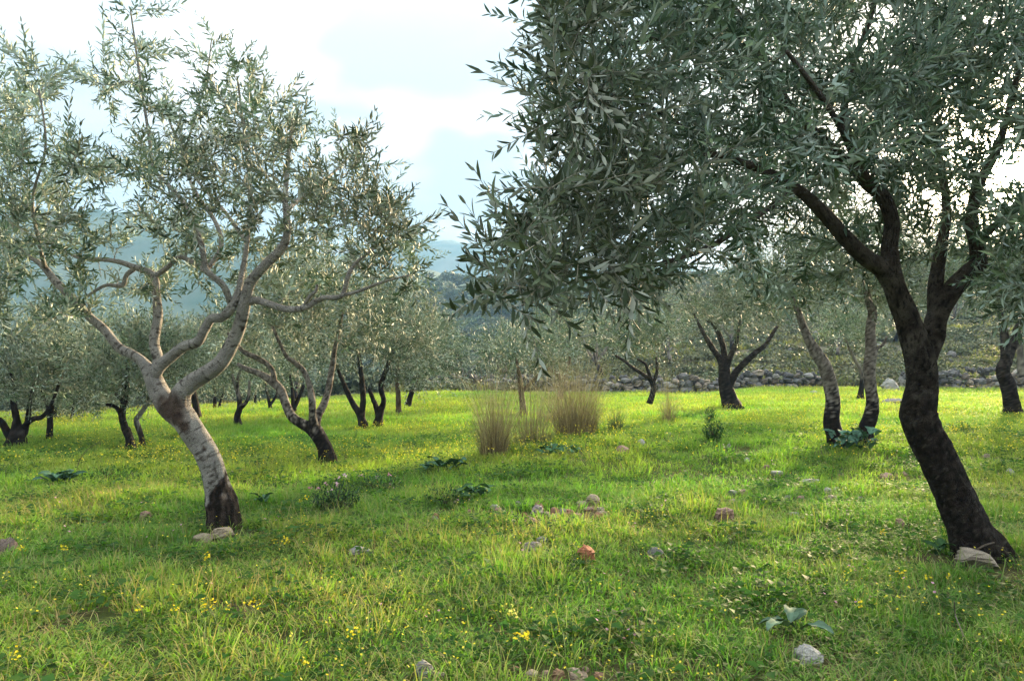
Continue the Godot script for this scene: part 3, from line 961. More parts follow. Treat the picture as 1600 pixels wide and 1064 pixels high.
func right_tree() -> void:
	var limbs := [
		[[1540, 882, 0, 77.4], [1519, 835, 0, 63], [1492, 772, 0, 56.7], [1464, 712, 0, 54.9], [1442, 668, 0, 54.9], [1436, 645, 0, 54], [1441, 606, 0, 45.9], [1440, 572, 0, 45.9], [1434, 545, 0, 44.1], [1419, 500, 0, 37.8], [1404, 463, -0.05, 36], [1393, 427, -0.1, 32.4], [1391, 385, -0.1, 26.1], [1394, 345, -0.12, 24.3], [1380, 308, -0.15, 23.4], [1353, 282, -0.2, 21.6], [1335, 240, -0.25, 18], [1320, 180, -0.3, 14.4], [1330, 110, -0.3, 10.8], [1360, 30, -0.3, 8.1], [1380, -60, -0.3, 5.4]],
		[[1392, 440, -0.08, 28.8], [1378, 420, -0.14, 28.8], [1353, 402, -0.25, 27], [1320, 370, -0.4, 25.2], [1283, 328, -0.55, 21.6], [1245, 295, -0.7, 18], [1190, 265, -0.9, 14.4], [1110, 240, -1.1, 11.7], [1020, 250, -1.3, 9], [930, 280, -1.5, 6.3], [860, 310, -1.7, 4.5]],
		[[1440, 580, 0.02, 36], [1448, 552, 0.05, 36], [1459, 526, 0.08, 34.2], [1465, 495, 0.12, 32.4], [1484, 460, 0.15, 30.6], [1510, 430, 0.2, 28.8], [1529, 411, 0.22, 27.9], [1526, 380, 0.22, 22.5], [1519, 345, 0.22, 19.8], [1530, 290, 0.2, 17.1], [1560, 230, 0.15, 14.4], [1580, 160, 0.1, 10.8], [1600, 80, 0, 8.1], [1620, -30, 0, 5.4]],
		[[1353, 282, -0.2, 18], [1300, 230, -0.2, 15.3], [1245, 180, -0.3, 15.3], [1212, 132, -0.3, 17.1], [1188, 88, -0.3, 13.5], [1130, 60, -0.5, 10.8], [1030, 60, -0.8, 8.1], [930, 80, -1.2, 5.4]],
		[[1465, 500, 0.12, 27], [1462, 458, 0.2, 24.3], [1466, 421, 0.3, 21.6], [1472, 384, 0.4, 18], [1480, 330, 0.5, 14.4], [1470, 250, 0.6, 10.8], [1450, 170, 0.7, 7.2]],
		[[1245, 295, -0.7, 12.6], [1180, 340, -1, 9.9], [1100, 390, -1.3, 8.1], [1000, 420, -1.5, 6.3], [900, 440, -1.6, 4.5], [820, 450, -1.7, 3.6]],
		[[1353, 283, -0.2, 14.4], [1330, 230, -0.7, 11.7], [1290, 160, -1.2, 9], [1230, 80, -1.6, 6.3]],
		[[1526, 380, 0.22, 14.4], [1570, 340, -0.2, 10.8], [1620, 300, -0.6, 8.1], [1700, 260, -0.9, 6.3]],
		[[1190, 88, -0.3, 10.8], [1170, 40, -0.2, 9], [1110, -20, -0.3, 7.2], [1000, -60, -0.6, 5.4]],
		[[1110, 240, -1.1, 8.1], [1040, 180, -1.3, 6.3], [950, 150, -1.5, 5.4], [860, 190, -1.7, 3.6]]]
	var outline := PackedVector2Array([Vector2(884, -170), Vector2(864, 0), Vector2(824, 95), Vector2(829, 140), Vector2(874, 165), Vector2(829, 200), Vector2(824, 262), Vector2(844, 295), Vector2(819, 335), Vector2(789, 370), Vector2(746, 420), Vector2(759, 455), Vector2(779, 471), Vector2(836, 486), Vector2(884, 454), Vector2(924, 458), Vector2(961, 468), Vector2(1080, 442), Vector2(1140, 448), Vector2(1185, 456), Vector2(1240, 471), Vector2(1290, 475), Vector2(1335, 440), Vector2(1420, 400), Vector2(1500, 440), Vector2(1560, 500), Vector2(1640, 490), Vector2(1930, 440), Vector2(1980, -170)])
	var targets := in_outline(outline, 1180, func(p: Vector2): return lerpf(4.1, 6.1, smoothstep(740.0, 1350.0, p.x)) + (rr(0.2, 1.3) if p.x > 1200.0 and p.x < 1560.0 and p.y > 270.0 else rr(-1.0, 1.0) * (0.9 if p.x < 1100.0 else 1.25)), func(p: Vector2):
		if p.x > 1640.0: return 0.45
		if ((p - Vector2(1200, 410)) / Vector2(130, 42)).length() < 1.0: return 0.15
		if ((p - Vector2(1595, 268)) / Vector2(55, 48)).length() < 1.0: return 0.0
		if ((p - Vector2(1350, 40)) / Vector2(60, 60)).length() < 1.0: return 0.3
		if p.y > 300.0 and p.x > 1230.0 and p.x < 1560.0: return 0.55
		if p.y < 0.0: return 0.5
		if p.y > 390.0 and p.x < 1150.0: return 0.75
		return 1.0)
	olive("big dark-trunked olive tree with a dense drooping crown, leaning up from a flat cream rock", "", limbs, 6.3, 1, targets,
		{"step": 0.013, "sides": 30, "rough": 0.1, "sprays": fine, "every": 0.055, "size": 1.38, "tint": Color(1.08, 1.26, 1.28), "twigs": 290, "thickest": 0.06, "bare": 1.0, "leafed": 0.62, "lift": 0.1})

# ---------------------------------------------------------------- the other trees of the grove
func grove() -> void:
	var mid := {"step": 0.05, "sides": 9, "rough": 0.16, "sprays": medium, "every": 0.055, "size": 1.6, "tint": Color(1.1, 1.2, 1.08), "leafed": 0.75, "bare": 0.95, "thickest": 0.07}
	var crisp := mid.duplicate()
	crisp.step = 0.022
	crisp.sides = 15
	var back := {"step": 0.09, "sides": 7, "rough": 0.18, "sprays": coarse, "every": 0.075, "size": 2.0, "leafed": 0.8, "bare": 0.85, "thickest": 0.09, "tint": Color(1.15, 1.25, 1.12)}
	var t := func(e: Array, d: float, n: int) -> Array: return in_shapes(e, d, int(n * 1.5))
	olive("grey olive with a black foot and long arms bent to the left", "", [
		[[513, 726, 0, 27], [505, 695, 0, 23], [490, 672, 0, 24], [473, 663, 0, 16], [456, 651, 0, 15], [447, 633, 0.05, 14], [439, 610, 0.1, 13], [424, 595, 0.15, 13], [405, 584, 0.2, 10], [383, 576, 0.25, 8], [371, 569, 0.3, 6]],
		[[428, 597, 0.12, 9], [426, 582, 0.1, 8], [417, 569, 0.05, 8], [398, 558, 0, 8], [386, 553, 0, 8], [375, 545, 0, 6], [355, 520, 0, 4]],
		[[491, 672, 0, 16], [488, 650, -0.05, 12], [487, 625, -0.1, 11], [482, 599, -0.1, 9], [473, 578, -0.1, 8], [458, 565, -0.15, 8], [445, 553, -0.2, 6], [425, 510, -0.3, 4]],
		[[492, 668, 0, 14], [497, 648, 0.1, 13], [505, 633, 0.15, 12], [512, 612, 0.2, 10], [516, 588, 0.25, 10], [520, 567, 0.3, 9], [523, 545, 0.3, 7], [535, 490, 0.3, 4]]],
		11.8, 2, t.call([[420, 500, 95, 62], [520, 490, 90, 75], [470, 440, 90, 55]], 11.8, 120), crisp)
	olive("left trunk of a close dark pair of olives rising behind a yellow mustard plant", "close pair of dark olives", [
		[[569, 674, 0, 15], [563, 650, 0, 12], [552, 632, 0, 9], [543, 614, 0, 8], [533, 591, 0, 6], [525, 570, 0, 4]],
		[[564, 652, 0, 10], [567, 625, 0, 9], [565, 595, 0, 8], [560, 550, 0, 5]]],
		17.2, 1, t.call([[535, 525, 75, 60], [570, 480, 60, 50]], 17.2, 85), mid)
	olive("right trunk of a close dark pair of olives, with a forked bare branch showing above", "close pair of dark olives", [
		[[589, 673, 0, 15], [593, 646, 0, 12], [599, 626, 0, 8], [595, 603, 0, 8], [606, 570, 0, 7], [612, 550, 0, 6], [614, 528, 0, 4]],
		[[592, 648, 0, 9], [582, 622, 0, 7], [576, 608, 0, 5]],
		[[612, 551, 0, 5], [624, 544, -0.1, 4], [636, 538, -0.2, 3]]],
		17.4, 1, t.call([[620, 510, 75, 75], [640, 560, 60, 40]], 17.4, 95), mid)
	olive("thin pale straight-stemmed olive just right of the dark pair", "", [[[623, 652, 0, 9], [622, 618, 0, 8], [620, 590, 0, 6], [625, 550, 0, 4]]], 21.0, 3, t.call([[640, 540, 62, 62]], 21.0, 60), back)
	olive("small dark olive leaning right at the end of the left rows", "", [[[637, 634, 0, 10], [643, 614, 0, 8], [652, 590, 0, 6], [660, 560, 0, 4]]], 24.5, 1, t.call([[675, 545, 60, 58]], 24.5, 60), back)
	olive("slender olive with a twisted black foot and a pale bare side stem", "", [
		[[373, 671, 0, 14], [370, 652, 0, 10], [374, 636, 0, 9], [371, 614, 0, 7], [366, 599, 0, 6], [361, 585, 0, 5]],
		[[374, 638, 0, 7], [383, 630, 0, 6], [388, 619, 0, 5], [389, 595, 0, 4]],
		[[370, 606, 0, 6], [371, 590, 0, 5], [377, 576, 0, 4]]],
		17.8, 2, t.call([[370, 545, 70, 55]], 17.8, 60), mid)
	olive("small dark olive seen between the limbs of the bent grey olive", "", [[[460, 650, 0, 9], [458, 636, 0, 8], [456, 610, 0, 5], [452, 585, 0, 3]], [[459, 637, 0, 7], [468, 618, 0, 6], [474, 602, 0, 5]]], 21.0, 1, t.call([[455, 555, 62, 50]], 21.0, 50), back)
	olive("little far olive with a low V-shaped fork in open grass", "", [[[422, 641, 0, 6], [421, 632, 0, 6], [417, 616, 0, 4], [414, 595, 0, 3]], [[421, 633, 0, 5], [430, 620, 0, 4], [436, 600, 0, 3]]], 24.0, 2, t.call([[424, 575, 52, 42]], 24.0, 45), back)
	olive("thick black leaning trunk just right of the pale tree's fork", "", [[[309, 659, 0, 12], [305, 633, 0, 11], [301, 612, 0, 9], [296, 580, 0, 6]]], 19.7, 1, t.call([[300, 560, 70, 48]], 19.7, 60), back)
	olive("small far olive, left one of a pair behind the pale tree's right limb", "small far olives", [[[334, 644, 0, 6], [335, 622, 0, 5], [333, 595, 0, 3]]], 26.0, 2, t.call([[330, 580, 42, 38]], 26.0, 40), back)
	olive("small far olive, slanting right one of a pair behind the pale tree's right limb", "small far olives", [[[340, 642, 0, 5], [346, 620, 0, 4], [352, 595, 0, 3]]], 26.5, 2, t.call([[352, 578, 40, 36]], 26.5, 40), back)
	olive("small far olive with a straight short stem above the slender twisted olive's side stem", "", [[[398, 629, 0, 4], [398, 610, 0, 4], [400, 590, 0, 3]]], 30.0, 2, t.call([[396, 585, 40, 32]], 30.0, 35), back)
	olive("dark split-trunked olive standing behind and left of the pale tree", "", [
		[[204, 706, 0, 13], [201, 687, 0, 11], [194, 667, 0, 11], [190, 648, 0, 10], [196, 617, 0.1, 8], [198, 590, 0.1, 6], [200, 560, 0.1, 4]],
		[[191, 652, 0, 8], [180, 636, 0, 6], [165, 632, 0, 4]],
		[[195, 634, 0, 7], [187, 622, 0.1, 6], [171, 607, 0.2, 4]],
		[[210, 704, 0.1, 8], [206, 690, 0.1, 7], [198, 668, 0.05, 7]]],
		13.4, 1, t.call([[195, 560, 100, 68], [150, 600, 60, 40]], 13.4, 100), crisp)
	olive("pale grey olive stem with a crook in it beside the dark split-trunked olive", "", [[[224, 707, 0.2, 8], [220, 682, 0.2, 8], [214, 664, 0.2, 9], [212, 655, 0.2, 8], [219, 646, 0.2, 8], [228, 632, 0.2, 7], [238, 610, 0.2, 5], [250, 575, 0.2, 4]]], 13.6, 0, t.call([[265, 545, 70, 50]], 13.6, 45), mid)
	olive("squat dark olive with four spreading limbs at the left edge of the field", "", [
		[[24, 702, 0, 32], [26, 684, 0, 26], [25, 655, 0, 10], [20, 630, 0, 9], [24, 608, 0, 8], [18, 588, 0, 5], [5, 560, 0, 4]],
		[[20, 688, 0, 15], [11, 676, 0, 12], [0, 659, 0, 10], [-22, 643, 0, 8], [-50, 600, 0, 5]],
		[[30, 686, 0, 13], [38, 670, 0.1, 10], [43, 652, 0.1, 8], [46, 628, 0.1, 6], [55, 590, 0.1, 4]],
		[[34, 668, 0.05, 8], [50, 655, -0.1, 8], [65, 651, -0.2, 7], [78, 634, -0.3, 5], [95, 590, -0.3, 4]]],
		14.0, 1, t.call([[-10, 560, 100, 85], [70, 560, 80, 70], [30, 600, 80, 40]], 14.0, 150), mid)
	olive("single upright dark trunk right of the squat left-edge olive", "", [[[76, 691, 0, 10], [77, 664, 0, 9], [79, 640, 0, 8], [85, 600, 0, 5]], [[78, 650, 0, 6], [70, 625, 0, 5], [62, 600, 0, 3]]], 15.2, 1, t.call([[90, 560, 75, 60]], 15.2, 70), mid)
	var rows := [[88, 677, 85, 640, 20.0, "thin dark far trunk close right of the upright dark trunk"], [97, 678, 113, 645, 20.5, "far thin trunk slanting steeply to the right in the left rows"], [108, 670, 112, 640, 23.0, "far dark trunk behind the slanting one in the left rows"], [116, 665, 117, 640, 25.0, "short far trunk at the dark end of the left rows"], [138, 663, 133, 640, 29.0, "far leaning trunk in the gap left of the split-trunked olive"], [153, 666, 152, 650, 28.0, "tiny dark trunk standing forward on the far grass edge"], [262, 640, 258, 612, 27.0, "far olive glimpsed through the pale tree's fork"], [168, 655, 172, 632, 33.0, "farthest small olive left of the split-trunked olive"]]
	for r in rows:
		olive(r[5], "", [[[r[0], r[1], 0, 150.0 / r[4]], [(r[0] * 2 + r[2]) / 3.0, lerpf(r[1], r[3], 0.4), 0, 125.0 / r[4]], [r[2], r[3], 0, 90.0 / r[4]], [r[2] + rr(-6, 6), r[3] - 25, 0, 50.0 / r[4]]]], r[4], 2, t.call([[r[2], r[3] - 950.0 / r[4], 1250.0 / r[4], 1000.0 / r[4]]], r[4], 55), back)
	# right half
	olive("brown slim olive stem standing between the dry grass clumps", "", [[[818, 653, 0, 11], [817, 632, 0, 10], [814, 611, 0, 9], [812, 590, 0, 7], [806, 560, 0, 4]], [[816, 612, 0, 6], [830, 597, 0, 6], [842, 586, 0, 4], [855, 565, 0, 3]]], 20.5, 3, t.call([[790, 555, 60, 36], [850, 545, 50, 40]], 20.5, 60), back)
	olive("olive forking in a wide V above the thickest dry grass clump", "", [[[876, 626, 0, 9], [877, 600, 0, 8], [872, 585, 0, 7], [856, 576, 0, 6], [839, 567, 0, 5], [824, 561, 0, 3]], [[877, 602, 0, 7], [886, 575, 0, 6], [892, 555, 0, 4]]], 28.0, 3, t.call([[870, 520, 70, 52]], 28.0, 70), back)
	olive("small dark-footed olive leaning left in front of the stone wall", "", [
		[[1015, 631, 0, 11], [1021, 611, 0, 9], [1019, 596, 0, 8], [1005, 585, 0, 6], [985, 572, 0, 5], [975, 563, 0, 5], [962, 556, 0, 4]],
		[[1019, 597, 0, 6], [1012, 577, 0, 5], [1008, 568, 0, 4], [996, 561, 0, 4]],
		[[1021, 598, 0, 6], [1027, 581, 0, 5], [1026, 558, 0, 4]]],
		23.0, 1, t.call([[985, 525, 62, 40], [1030, 510, 55, 45]], 23.0, 75), back)
	olive("sturdy black-trunked olive with five bare limbs in front of the stone wall", "", [
		[[1147, 645, 0, 30], [1138, 618, 0, 24], [1133, 594, 0, 19], [1131, 572, 0, 17], [1125, 560, 0, 10], [1115, 546, 0, 9], [1104, 528, 0, 8], [1096, 514, 0, 6], [1085, 490, 0, 4]],
		[[1131, 572, 0, 12], [1132, 555, 0.1, 10], [1129, 538, 0.1, 9], [1119, 512, 0.1, 8], [1106, 500, 0.1, 6]],
		[[1134, 575, 0, 11], [1142, 556, -0.1, 9], [1149, 540, -0.1, 8], [1153, 525, -0.1, 6], [1158, 490, -0.1, 4]],
		[[1140, 600, 0, 14], [1149, 584, -0.1, 11], [1163, 568, -0.2, 10], [1181, 551, -0.3, 9], [1196, 539, -0.3, 7], [1215, 510, -0.3, 5]]],
		20.0, 1, t.call([[1100, 465, 70, 48], [1200, 455, 90, 52], [1140, 490, 70, 40]], 20.0, 115), crisp)
	olive("left stem of the mottled pair of olives rising from an ivy-like leafy mound", "mottled pair of stems", [
		[[1318, 697, 0, 36], [1304, 676, 0, 27], [1300, 655, 0, 25], [1302, 636, 0, 24], [1301, 615, 0, 22], [1296, 592, 0, 22], [1288, 570, 0, 21], [1275, 549, 0, 18], [1262, 526, 0, 14], [1245, 480, 0, 9], [1225, 430, 0, 5]]],
		12.4, 2, t.call([[1230, 430, 95, 62]], 12.4, 70), crisp)
	olive("tall right stem of the mottled pair, with a bare twig on its right", "mottled pair of stems", [
		[[1354, 703, 0, 27], [1353, 674, 0, 23], [1361, 651, 0, 22], [1364, 629, 0, 19], [1360, 599, 0, 18], [1359, 572, 0, 18], [1362, 549, 0, 17], [1361, 512, 0, 15], [1364, 489, 0, 14], [1356, 462, 0, 11], [1350, 400, 0, 7], [1345, 340, 0, 4]],
		[[1363, 550, 0, 7], [1372, 544, 0, 5], [1381, 538, 0, 4], [1386, 526, 0, 3]]],
		12.6, 2, t.call([[1330, 400, 110, 70], [1400, 440, 80, 60], [1480, 400, 80, 60]], 12.6, 140), crisp)
	olive("small black-footed olive just left of the mottled right stem", "", [[[1345, 623, 0, 11], [1347, 605, 0, 8], [1347, 585, 0, 6], [1341, 570, 0, 6], [1334, 557, 0, 5], [1322, 530, 0, 3]]], 24.5, 2, t.call([[1325, 500, 60, 45]], 24.5, 50), back)
	olive("black-footed olive with a pale upper stem at the right edge", "", [
		[[1584, 653, 0, 27], [1581, 628, 0, 24], [1576, 603, 0, 22], [1568, 580, 0, 20], [1572, 560, 0, 15], [1571, 528, 0, 13], [1565, 495, 0, 9], [1560, 450, 0, 5]],
		[[1573, 572, 0, 13], [1582, 545, 0.1, 13], [1590, 517, 0.1, 12], [1602, 495, 0.1, 9], [1625, 450, 0.1, 6]]],
		18.3, 1, t.call([[1560, 430, 75, 62], [1640, 430, 80, 75]], 18.3, 110), crisp)
	olive("dark slim trunk half cut off at the right edge behind the black-footed olive", "", [[[1596, 590, 0, 10], [1595, 560, 0, 10], [1594, 525, 0, 8], [1590, 480, 0, 5]]], 27.0, 2, t.call([[1600, 460, 70, 50]], 27.0, 60), back)
	# rows beyond: one tree of each build, then copies
	var far := back.duplicate()
	far.every = 0.16
	far.size = 2.4
	far.step = 0.15
	far.sides = 5
	far.leafed = 1.0
	var kinds := []
	var spots := [[-16.5, 30.0], [-9.0, 33.0], [-13.0, 38.0], [-20.0, 36.0], [-6.0, 44.0], [-25.0, 44.0], [-17.0, 46.0], [-10.5, 47.0], [-31.0, 52.0], [-22.0, 56.0], [-13.0, 60.0], [-3.5, 52.0], [-28.0, 66.0], [-7.0, 66.0], [2.0, 46.0], [-0.8, 43.5], [4.6, 41.0], [8.6, 43.0], [13.0, 47.0], [18.0, 44.0], [24.0, 50.0], [1.5, 60.0], [10.0, 58.0], [29.0, 42.0], [-24.0, 30.0], [-19.0, 25.0], [33.0, 60.0], [20.0, 66.0], [-38.0, 60.0], [-36.0, 44.0]]
	var rank := []
	for s in spots:
		var before := 0
		for q in spots:
			if q[0] / q[1] < s[0] / s[1]: before += 1
		rank.append(before)
	for i in spots.size():
		var s: Array = spots[i]
		var label := ""
		var o: Node3D
		if i < 5:
			o = wild_olive(label, on(s[0], -s[1]), 3.9, 2, 70, far)
			kinds.append(o)
		else:
			o = kinds[i % 5].duplicate()
			o.name = numbered("olive_tree")
			add_child(o)
			o.position = on(s[0], -s[1])
			o.rotation.y = i * 2.1
			o.scale = Vector3.ONE * (0.85 + 0.3 * fmod(i * 0.37, 1.0))
		tag(o, "hazy grey-green olive of the rows far behind, %s one counted from the left" % ORDER[rank[i]], "tree", "hazy olives of the rows far behind")

# ---------------------------------------------------------------- slopes behind
func backdrop() -> void:
	hill("blue wooded hill rising behind the left tree's crown", [[-900, 420], [-500, 360], [-150, 335], [100, 333], [220, 346], [330, 370], [480, 398], [640, 432], [800, 470], [1000, 500]], 560.0, 420.0, Color(0.035, 0.06, 0.03), Color(0.10, 0.11, 0.06), 7.0)
	hill("pale far hill between the two near crowns", [[200, 470], [450, 420], [600, 393], [690, 381], [760, 388], [900, 412], [1200, 430], [1600, 400], [2300, 430]], 1050.0, 600.0, Color(0.05, 0.075, 0.04), Color(0.11, 0.12, 0.075), 9.0)
	var slope := hill("wooded slope across the valley behind the middle of the grove", [[250, 545], [420, 500], [560, 462], [680, 452], [800, 462], [1000, 455], [1300, 430], [1800, 400]], 240.0, 190.0, Color(0.05, 0.075, 0.035), Color(0.13, 0.125, 0.07), 5.0)
	var places := []
	var tints := []
	for k in 3200:
		var p: Vector3 = slope[R.randi() % slope.size()] + Vector3(rr(-4, 4), rr(0.6, 1.6), rr(-3, 3))
		places.append(Transform3D(Basis(UP, rr(0, TAU)) * Basis.from_scale(Vector3.ONE * rr(1.6, 3.4)), p))
		tints.append(Color(0.75, 0.95, 0.75).lerp(Color(1.3, 1.2, 1.0), R.randf()) * rr(0.7, 1.25))
	var wood := thing("valley_wood", Vector3.ZERO, "hazy scattered trees covering the slope across the valley", "wood", "", "stuff")
	many("crown", crown_clump(420, 0.13, Color(0.075, 0.10, 0.06), Color(0.16, 0.18, 0.12)), wood, places, tints)
	places = []
	tints = []
	for k in 900:
		var d := rr(40.0, 120.0)
		var x := rr(-0.85, 0.03) * d
		if x > -3.0 - (d - 36.0) * 0.05 and d < 60.0: continue
		places.append(Transform3D(Basis(UP, rr(0, TAU)) * Basis.from_scale(Vector3.ONE * rr(0.9, 1.9)), on(x, -d) + UP * rr(0.2, 1.5)))
		tints.append(Color(0.8, 0.95, 0.8).lerp(Color(1.2, 1.15, 1.0), R.randf()) * rr(0.7, 1.2))
	var mass := thing("valley_undergrowth", Vector3.ZERO, "dim grey-green foliage filling the hollow behind the left rows", "undergrowth", "", "stuff")
	many("foliage", crown_clump(700, 0.075, Color(0.05, 0.07, 0.04), Color(0.13, 0.15, 0.10)), mass, places, tints)
	# scrub on the stony slope beyond the wall
	var bush := crown_clump(520, 0.085, Color(0.07, 0.085, 0.04), Color(0.16, 0.155, 0.09))
	places = []
	tints = []
	for k in 5400:
		var d := 36.0 + 95.0 * pow(R.randf(), 1.3)
		var x := rr(-0.12, 0.95) * d
		if nz.get_noise_2d(x * 0.35, d * 0.35) < -0.28: continue
		places.append(Transform3D(Basis(UP, rr(0, TAU)) * Basis.from_scale(Vector3(1, rr(0.5, 0.8), 1) * rr(0.3, 1.0) * (1.0 + d / 130.0)), on(x, -d) + UP * 0.1))
		tints.append(Color(0.75, 0.9, 0.8).lerp(Color(1.35, 1.25, 1.15), R.randf()) * rr(0.75, 1.3))
	var scrub := thing("hillside_scrub", Vector3.ZERO, "low grey-green scrub on the stony slope beyond the wall", "scrub", "", "stuff")
	many("foliage", bush, scrub, places, tints)
	places = []
	var dry := tuft(40, 0.5, 0.4, 0.02, Color(0.20, 0.17, 0.10), Color(0.27, 0.23, 0.14))
	for k in 3500:
		var d := 36.0 + 60.0 * pow(R.randf(), 1.3)
		places.append(Transform3D(Basis(UP, rr(0, TAU)) * Basis.from_scale(Vector3.ONE * rr(0.7, 1.5)), on(rr(-0.15, 0.95) * d, -d)))
	var hay := thing("hillside_grass", Vector3.ZERO, "dull dry grass between the scrub on the slope beyond the wall", "grass", "", "stuff")
	many("grass_tuft", dry, hay, places, [])
	var pale := stone_mesh(Color(0.23, 0.22, 0.20), 0.35, 9, 6)
	places = []
	for k in 260:
		var d := 37.0 + 60.0 * R.randf()
		var x := rr(0.02, 0.95) * d
		places.append(Transform3D(Basis(UP, rr(0, TAU)) * Basis.from_scale(Vector3(rr(0.15, 0.6), rr(0.1, 0.25), rr(0.15, 0.5))), on(x, -d) + UP * 0.12))
	var stones := thing("hillside_stones", Vector3.ZERO, "pale limestone outcrops dotting the slope beyond the wall", "stones", "", "stuff")
	many("stone", pale, stones, places, [])

# ---------------------------------------------------------------- small things in the grass
func small_things() -> void:
	var cream := Color(0.36, 0.29, 0.21)
	var grey := Color(0.29, 0.275, 0.25)
	var pink := Color(0.33, 0.215, 0.165)
	var white := Color(0.40, 0.385, 0.35)
	var red := Color(0.46, 0.19, 0.10)
	for r in [
		["flat cream rock lying at the foot of the big dark trunk", 1524, 880, 68, 22, Color(0.40, 0.34, 0.265)],
		["rounded tan stone against the foot of the pale tree", 347, 838, 32, 16, cream],
		["half-sunk tan stone left of the pale tree's foot", 316, 846, 28, 13, cream],
		["square orange-red rock alone in the foreground grass", 919, 880, 30, 28, red],
		["pinkish stone in the grass left of the pale tree", 226, 812, 17, 13, pink],
		["chunky pinkish-cream rock in the right middle grass", 1135, 815, 32, 22, pink],
		["pale flat stone right of the orange-red rock", 1024, 869, 26, 14, grey],
		["grey-pink lumpy stone left of the orange-red rock", 832, 861, 30, 15, Color(0.36, 0.32, 0.30)],
		["small white stone touching the lumpy grey-pink one", 847, 850, 18, 11, white],
		["thin pale slab in the grass right of the pale tree", 563, 864, 36, 10, grey],
		["white jagged rock near the lower edge below a big grey leaf", 1262, 1034, 42, 26, white],
		["grey block of stone at the lower edge, middle", 664, 1058, 28, 26, grey],
		["tan stone beside the grey block at the lower edge", 686, 1062, 20, 14, cream],
		["reddish clod half buried at the lower edge", 873, 1062, 20, 16, Color(0.32, 0.20, 0.12)],
		["brown flat clod right of the reddish one at the lower edge", 905, 1063, 36, 12, Color(0.30, 0.23, 0.16)],
		["whitish stone in front of the mottled pair of olives", 1215, 744, 18, 9, white],
		["long whitish stone right of the one before the mottled pair", 1266, 756, 26, 9, white],
		["round white stone, left of two close together in the right grass", 1294, 771, 12, 10, white],
		["small white stone, right of two close together in the right grass", 1307, 768, 10, 8, white],
		["tan stone just below the two close white stones", 1299, 784, 20, 10, cream],
		["pink-topped flat stone left of the dark trunk", 1386, 748, 24, 9, pink],
		["pinkish stone in the grass left of the dark trunk's foot", 1408, 824, 18, 14, pink],
		["small white stone in the shade right of the chunky rock", 1241, 808, 17, 8, white],
		["pale stone, left of a close pair above the chunky rock", 1145, 774, 16, 9, grey],
		["pink stone, right of a close pair above the chunky rock", 1160, 773, 16, 9, pink],
		["small tan stone above the chunky pinkish rock", 1147, 788, 15, 8, cream],
		["brownish stone between the close white pair and the chunky rock", 1252, 783, 14, 9, pink],
		["largest mauve-grey stone of the stony patch in mid field", 841, 804, 22, 15, Color(0.39, 0.33, 0.33)],
		["red-brown stone in the middle of the stony patch", 867, 806, 16, 14, Color(0.36, 0.20, 0.14)],
		["long cream stone on the right of the stony patch", 926, 786, 24, 12, cream],
		["round pink stone low in the stony patch", 902, 811, 18, 10, pink],
		["small tan stone right end of the stony patch", 940, 806, 20, 8, cream],
		["flat grey stone at the left of the stony patch", 798, 818, 18, 7, grey],
		["pinkish flat stone low left in the stony patch", 828, 817, 22, 7, pink],
		["white flat stone in the grass before the stony patch's left end", 774, 796, 16, 8, white],
		["small rusty stone apart on the left of the stony patch", 687, 806, 8, 6, pink],
		["pale brown stone on the bank right of the dry grass", 974, 708, 20, 12, pink],
		["white stone up the bank behind the pale brown one", 1001, 694, 12, 9, white],
		["flat pale stone on the bank near the small dry clump", 1043, 680, 14, 5, grey],
		["pale stone far right in the grass beyond the dark trunk", 1580, 741, 14, 9, grey],
		["tan stone in the grass right of the dark trunk", 1542, 716, 12, 7, cream],
		["small pink stone right of the leaning dark trunk at mid height", 1510, 735, 14, 6, pink],
		["white boulder by the gap in the stone wall", 1393, 612, 26, 22, white],
		["low pale boulder in the grass before the wall's gap", 1400, 632, 42, 10, grey],
		["white slab in the grass by the mottled left stem", 1272, 615, 14, 5, white],
		["pale boulder seen just left of the big dark trunk by the wall", 1411, 604, 10, 18, grey],
		["grey weathered dead stump at the left edge, shaped as a rock lump", 8, 868, 30, 26, Color(0.20, 0.15, 0.125)]]:  # a dead stump of brown-grey wood, built with the stone mesh
		rock(r[0], r[1], r[2], r[3], r[4], r[5])
	var xs := []
	for k in 26: xs.append(clampf(860.0 + 85.0 * R.randfn(), 680.0, 1010.0))
	xs.sort()
	for k in 26:
		rock("small loose stone of the stony patch in mid field, %s one counted from the left" % ORDER[k], xs[k], rr(790.0, 819.0), rr(7, 17), rr(5, 10), [pink, cream, grey, Color(0.33, 0.17, 0.11)][R.randi() % 4], "loose stones of the mid-field stony patch")
	for k in 9:
		rock("reddish or tan clod by the lower edge, %s one counted from the left" % ORDER[k], 800.0 + 23.0 * k + rr(-8, 8), rr(1046.0, 1064.0), rr(10, 22), rr(7, 12), [Color(0.32, 0.19, 0.12), cream, Color(0.27, 0.20, 0.14)][k % 3], "clods at the lower edge")
	for k in 12:
		rock("little stone in the grass right of the stony patch, %s one counted from the left" % ORDER[k], 1130.0 + 36.0 * k + rr(-12, 12), rr(690.0, 830.0), rr(6, 13), rr(4, 8), [grey, white, pink][k % 3], "little stones in the right half")
	for e in [[1160, 708, 0.45, 0.25], [1500, 680, 0.5, 0.3], [860, 806, 0.75, 0.16], [700, 800, 0.3, 0.12], [880, 1056, 0.35, 0.12], [350, 836, 0.3, 0.22], [1520, 874, 0.4, 0.2], [170, 968, 0.2, 0.1], [440, 1000, 0.2, 0.1]]:
		clear(ground(e[0], e[1]), e[2], e[3])
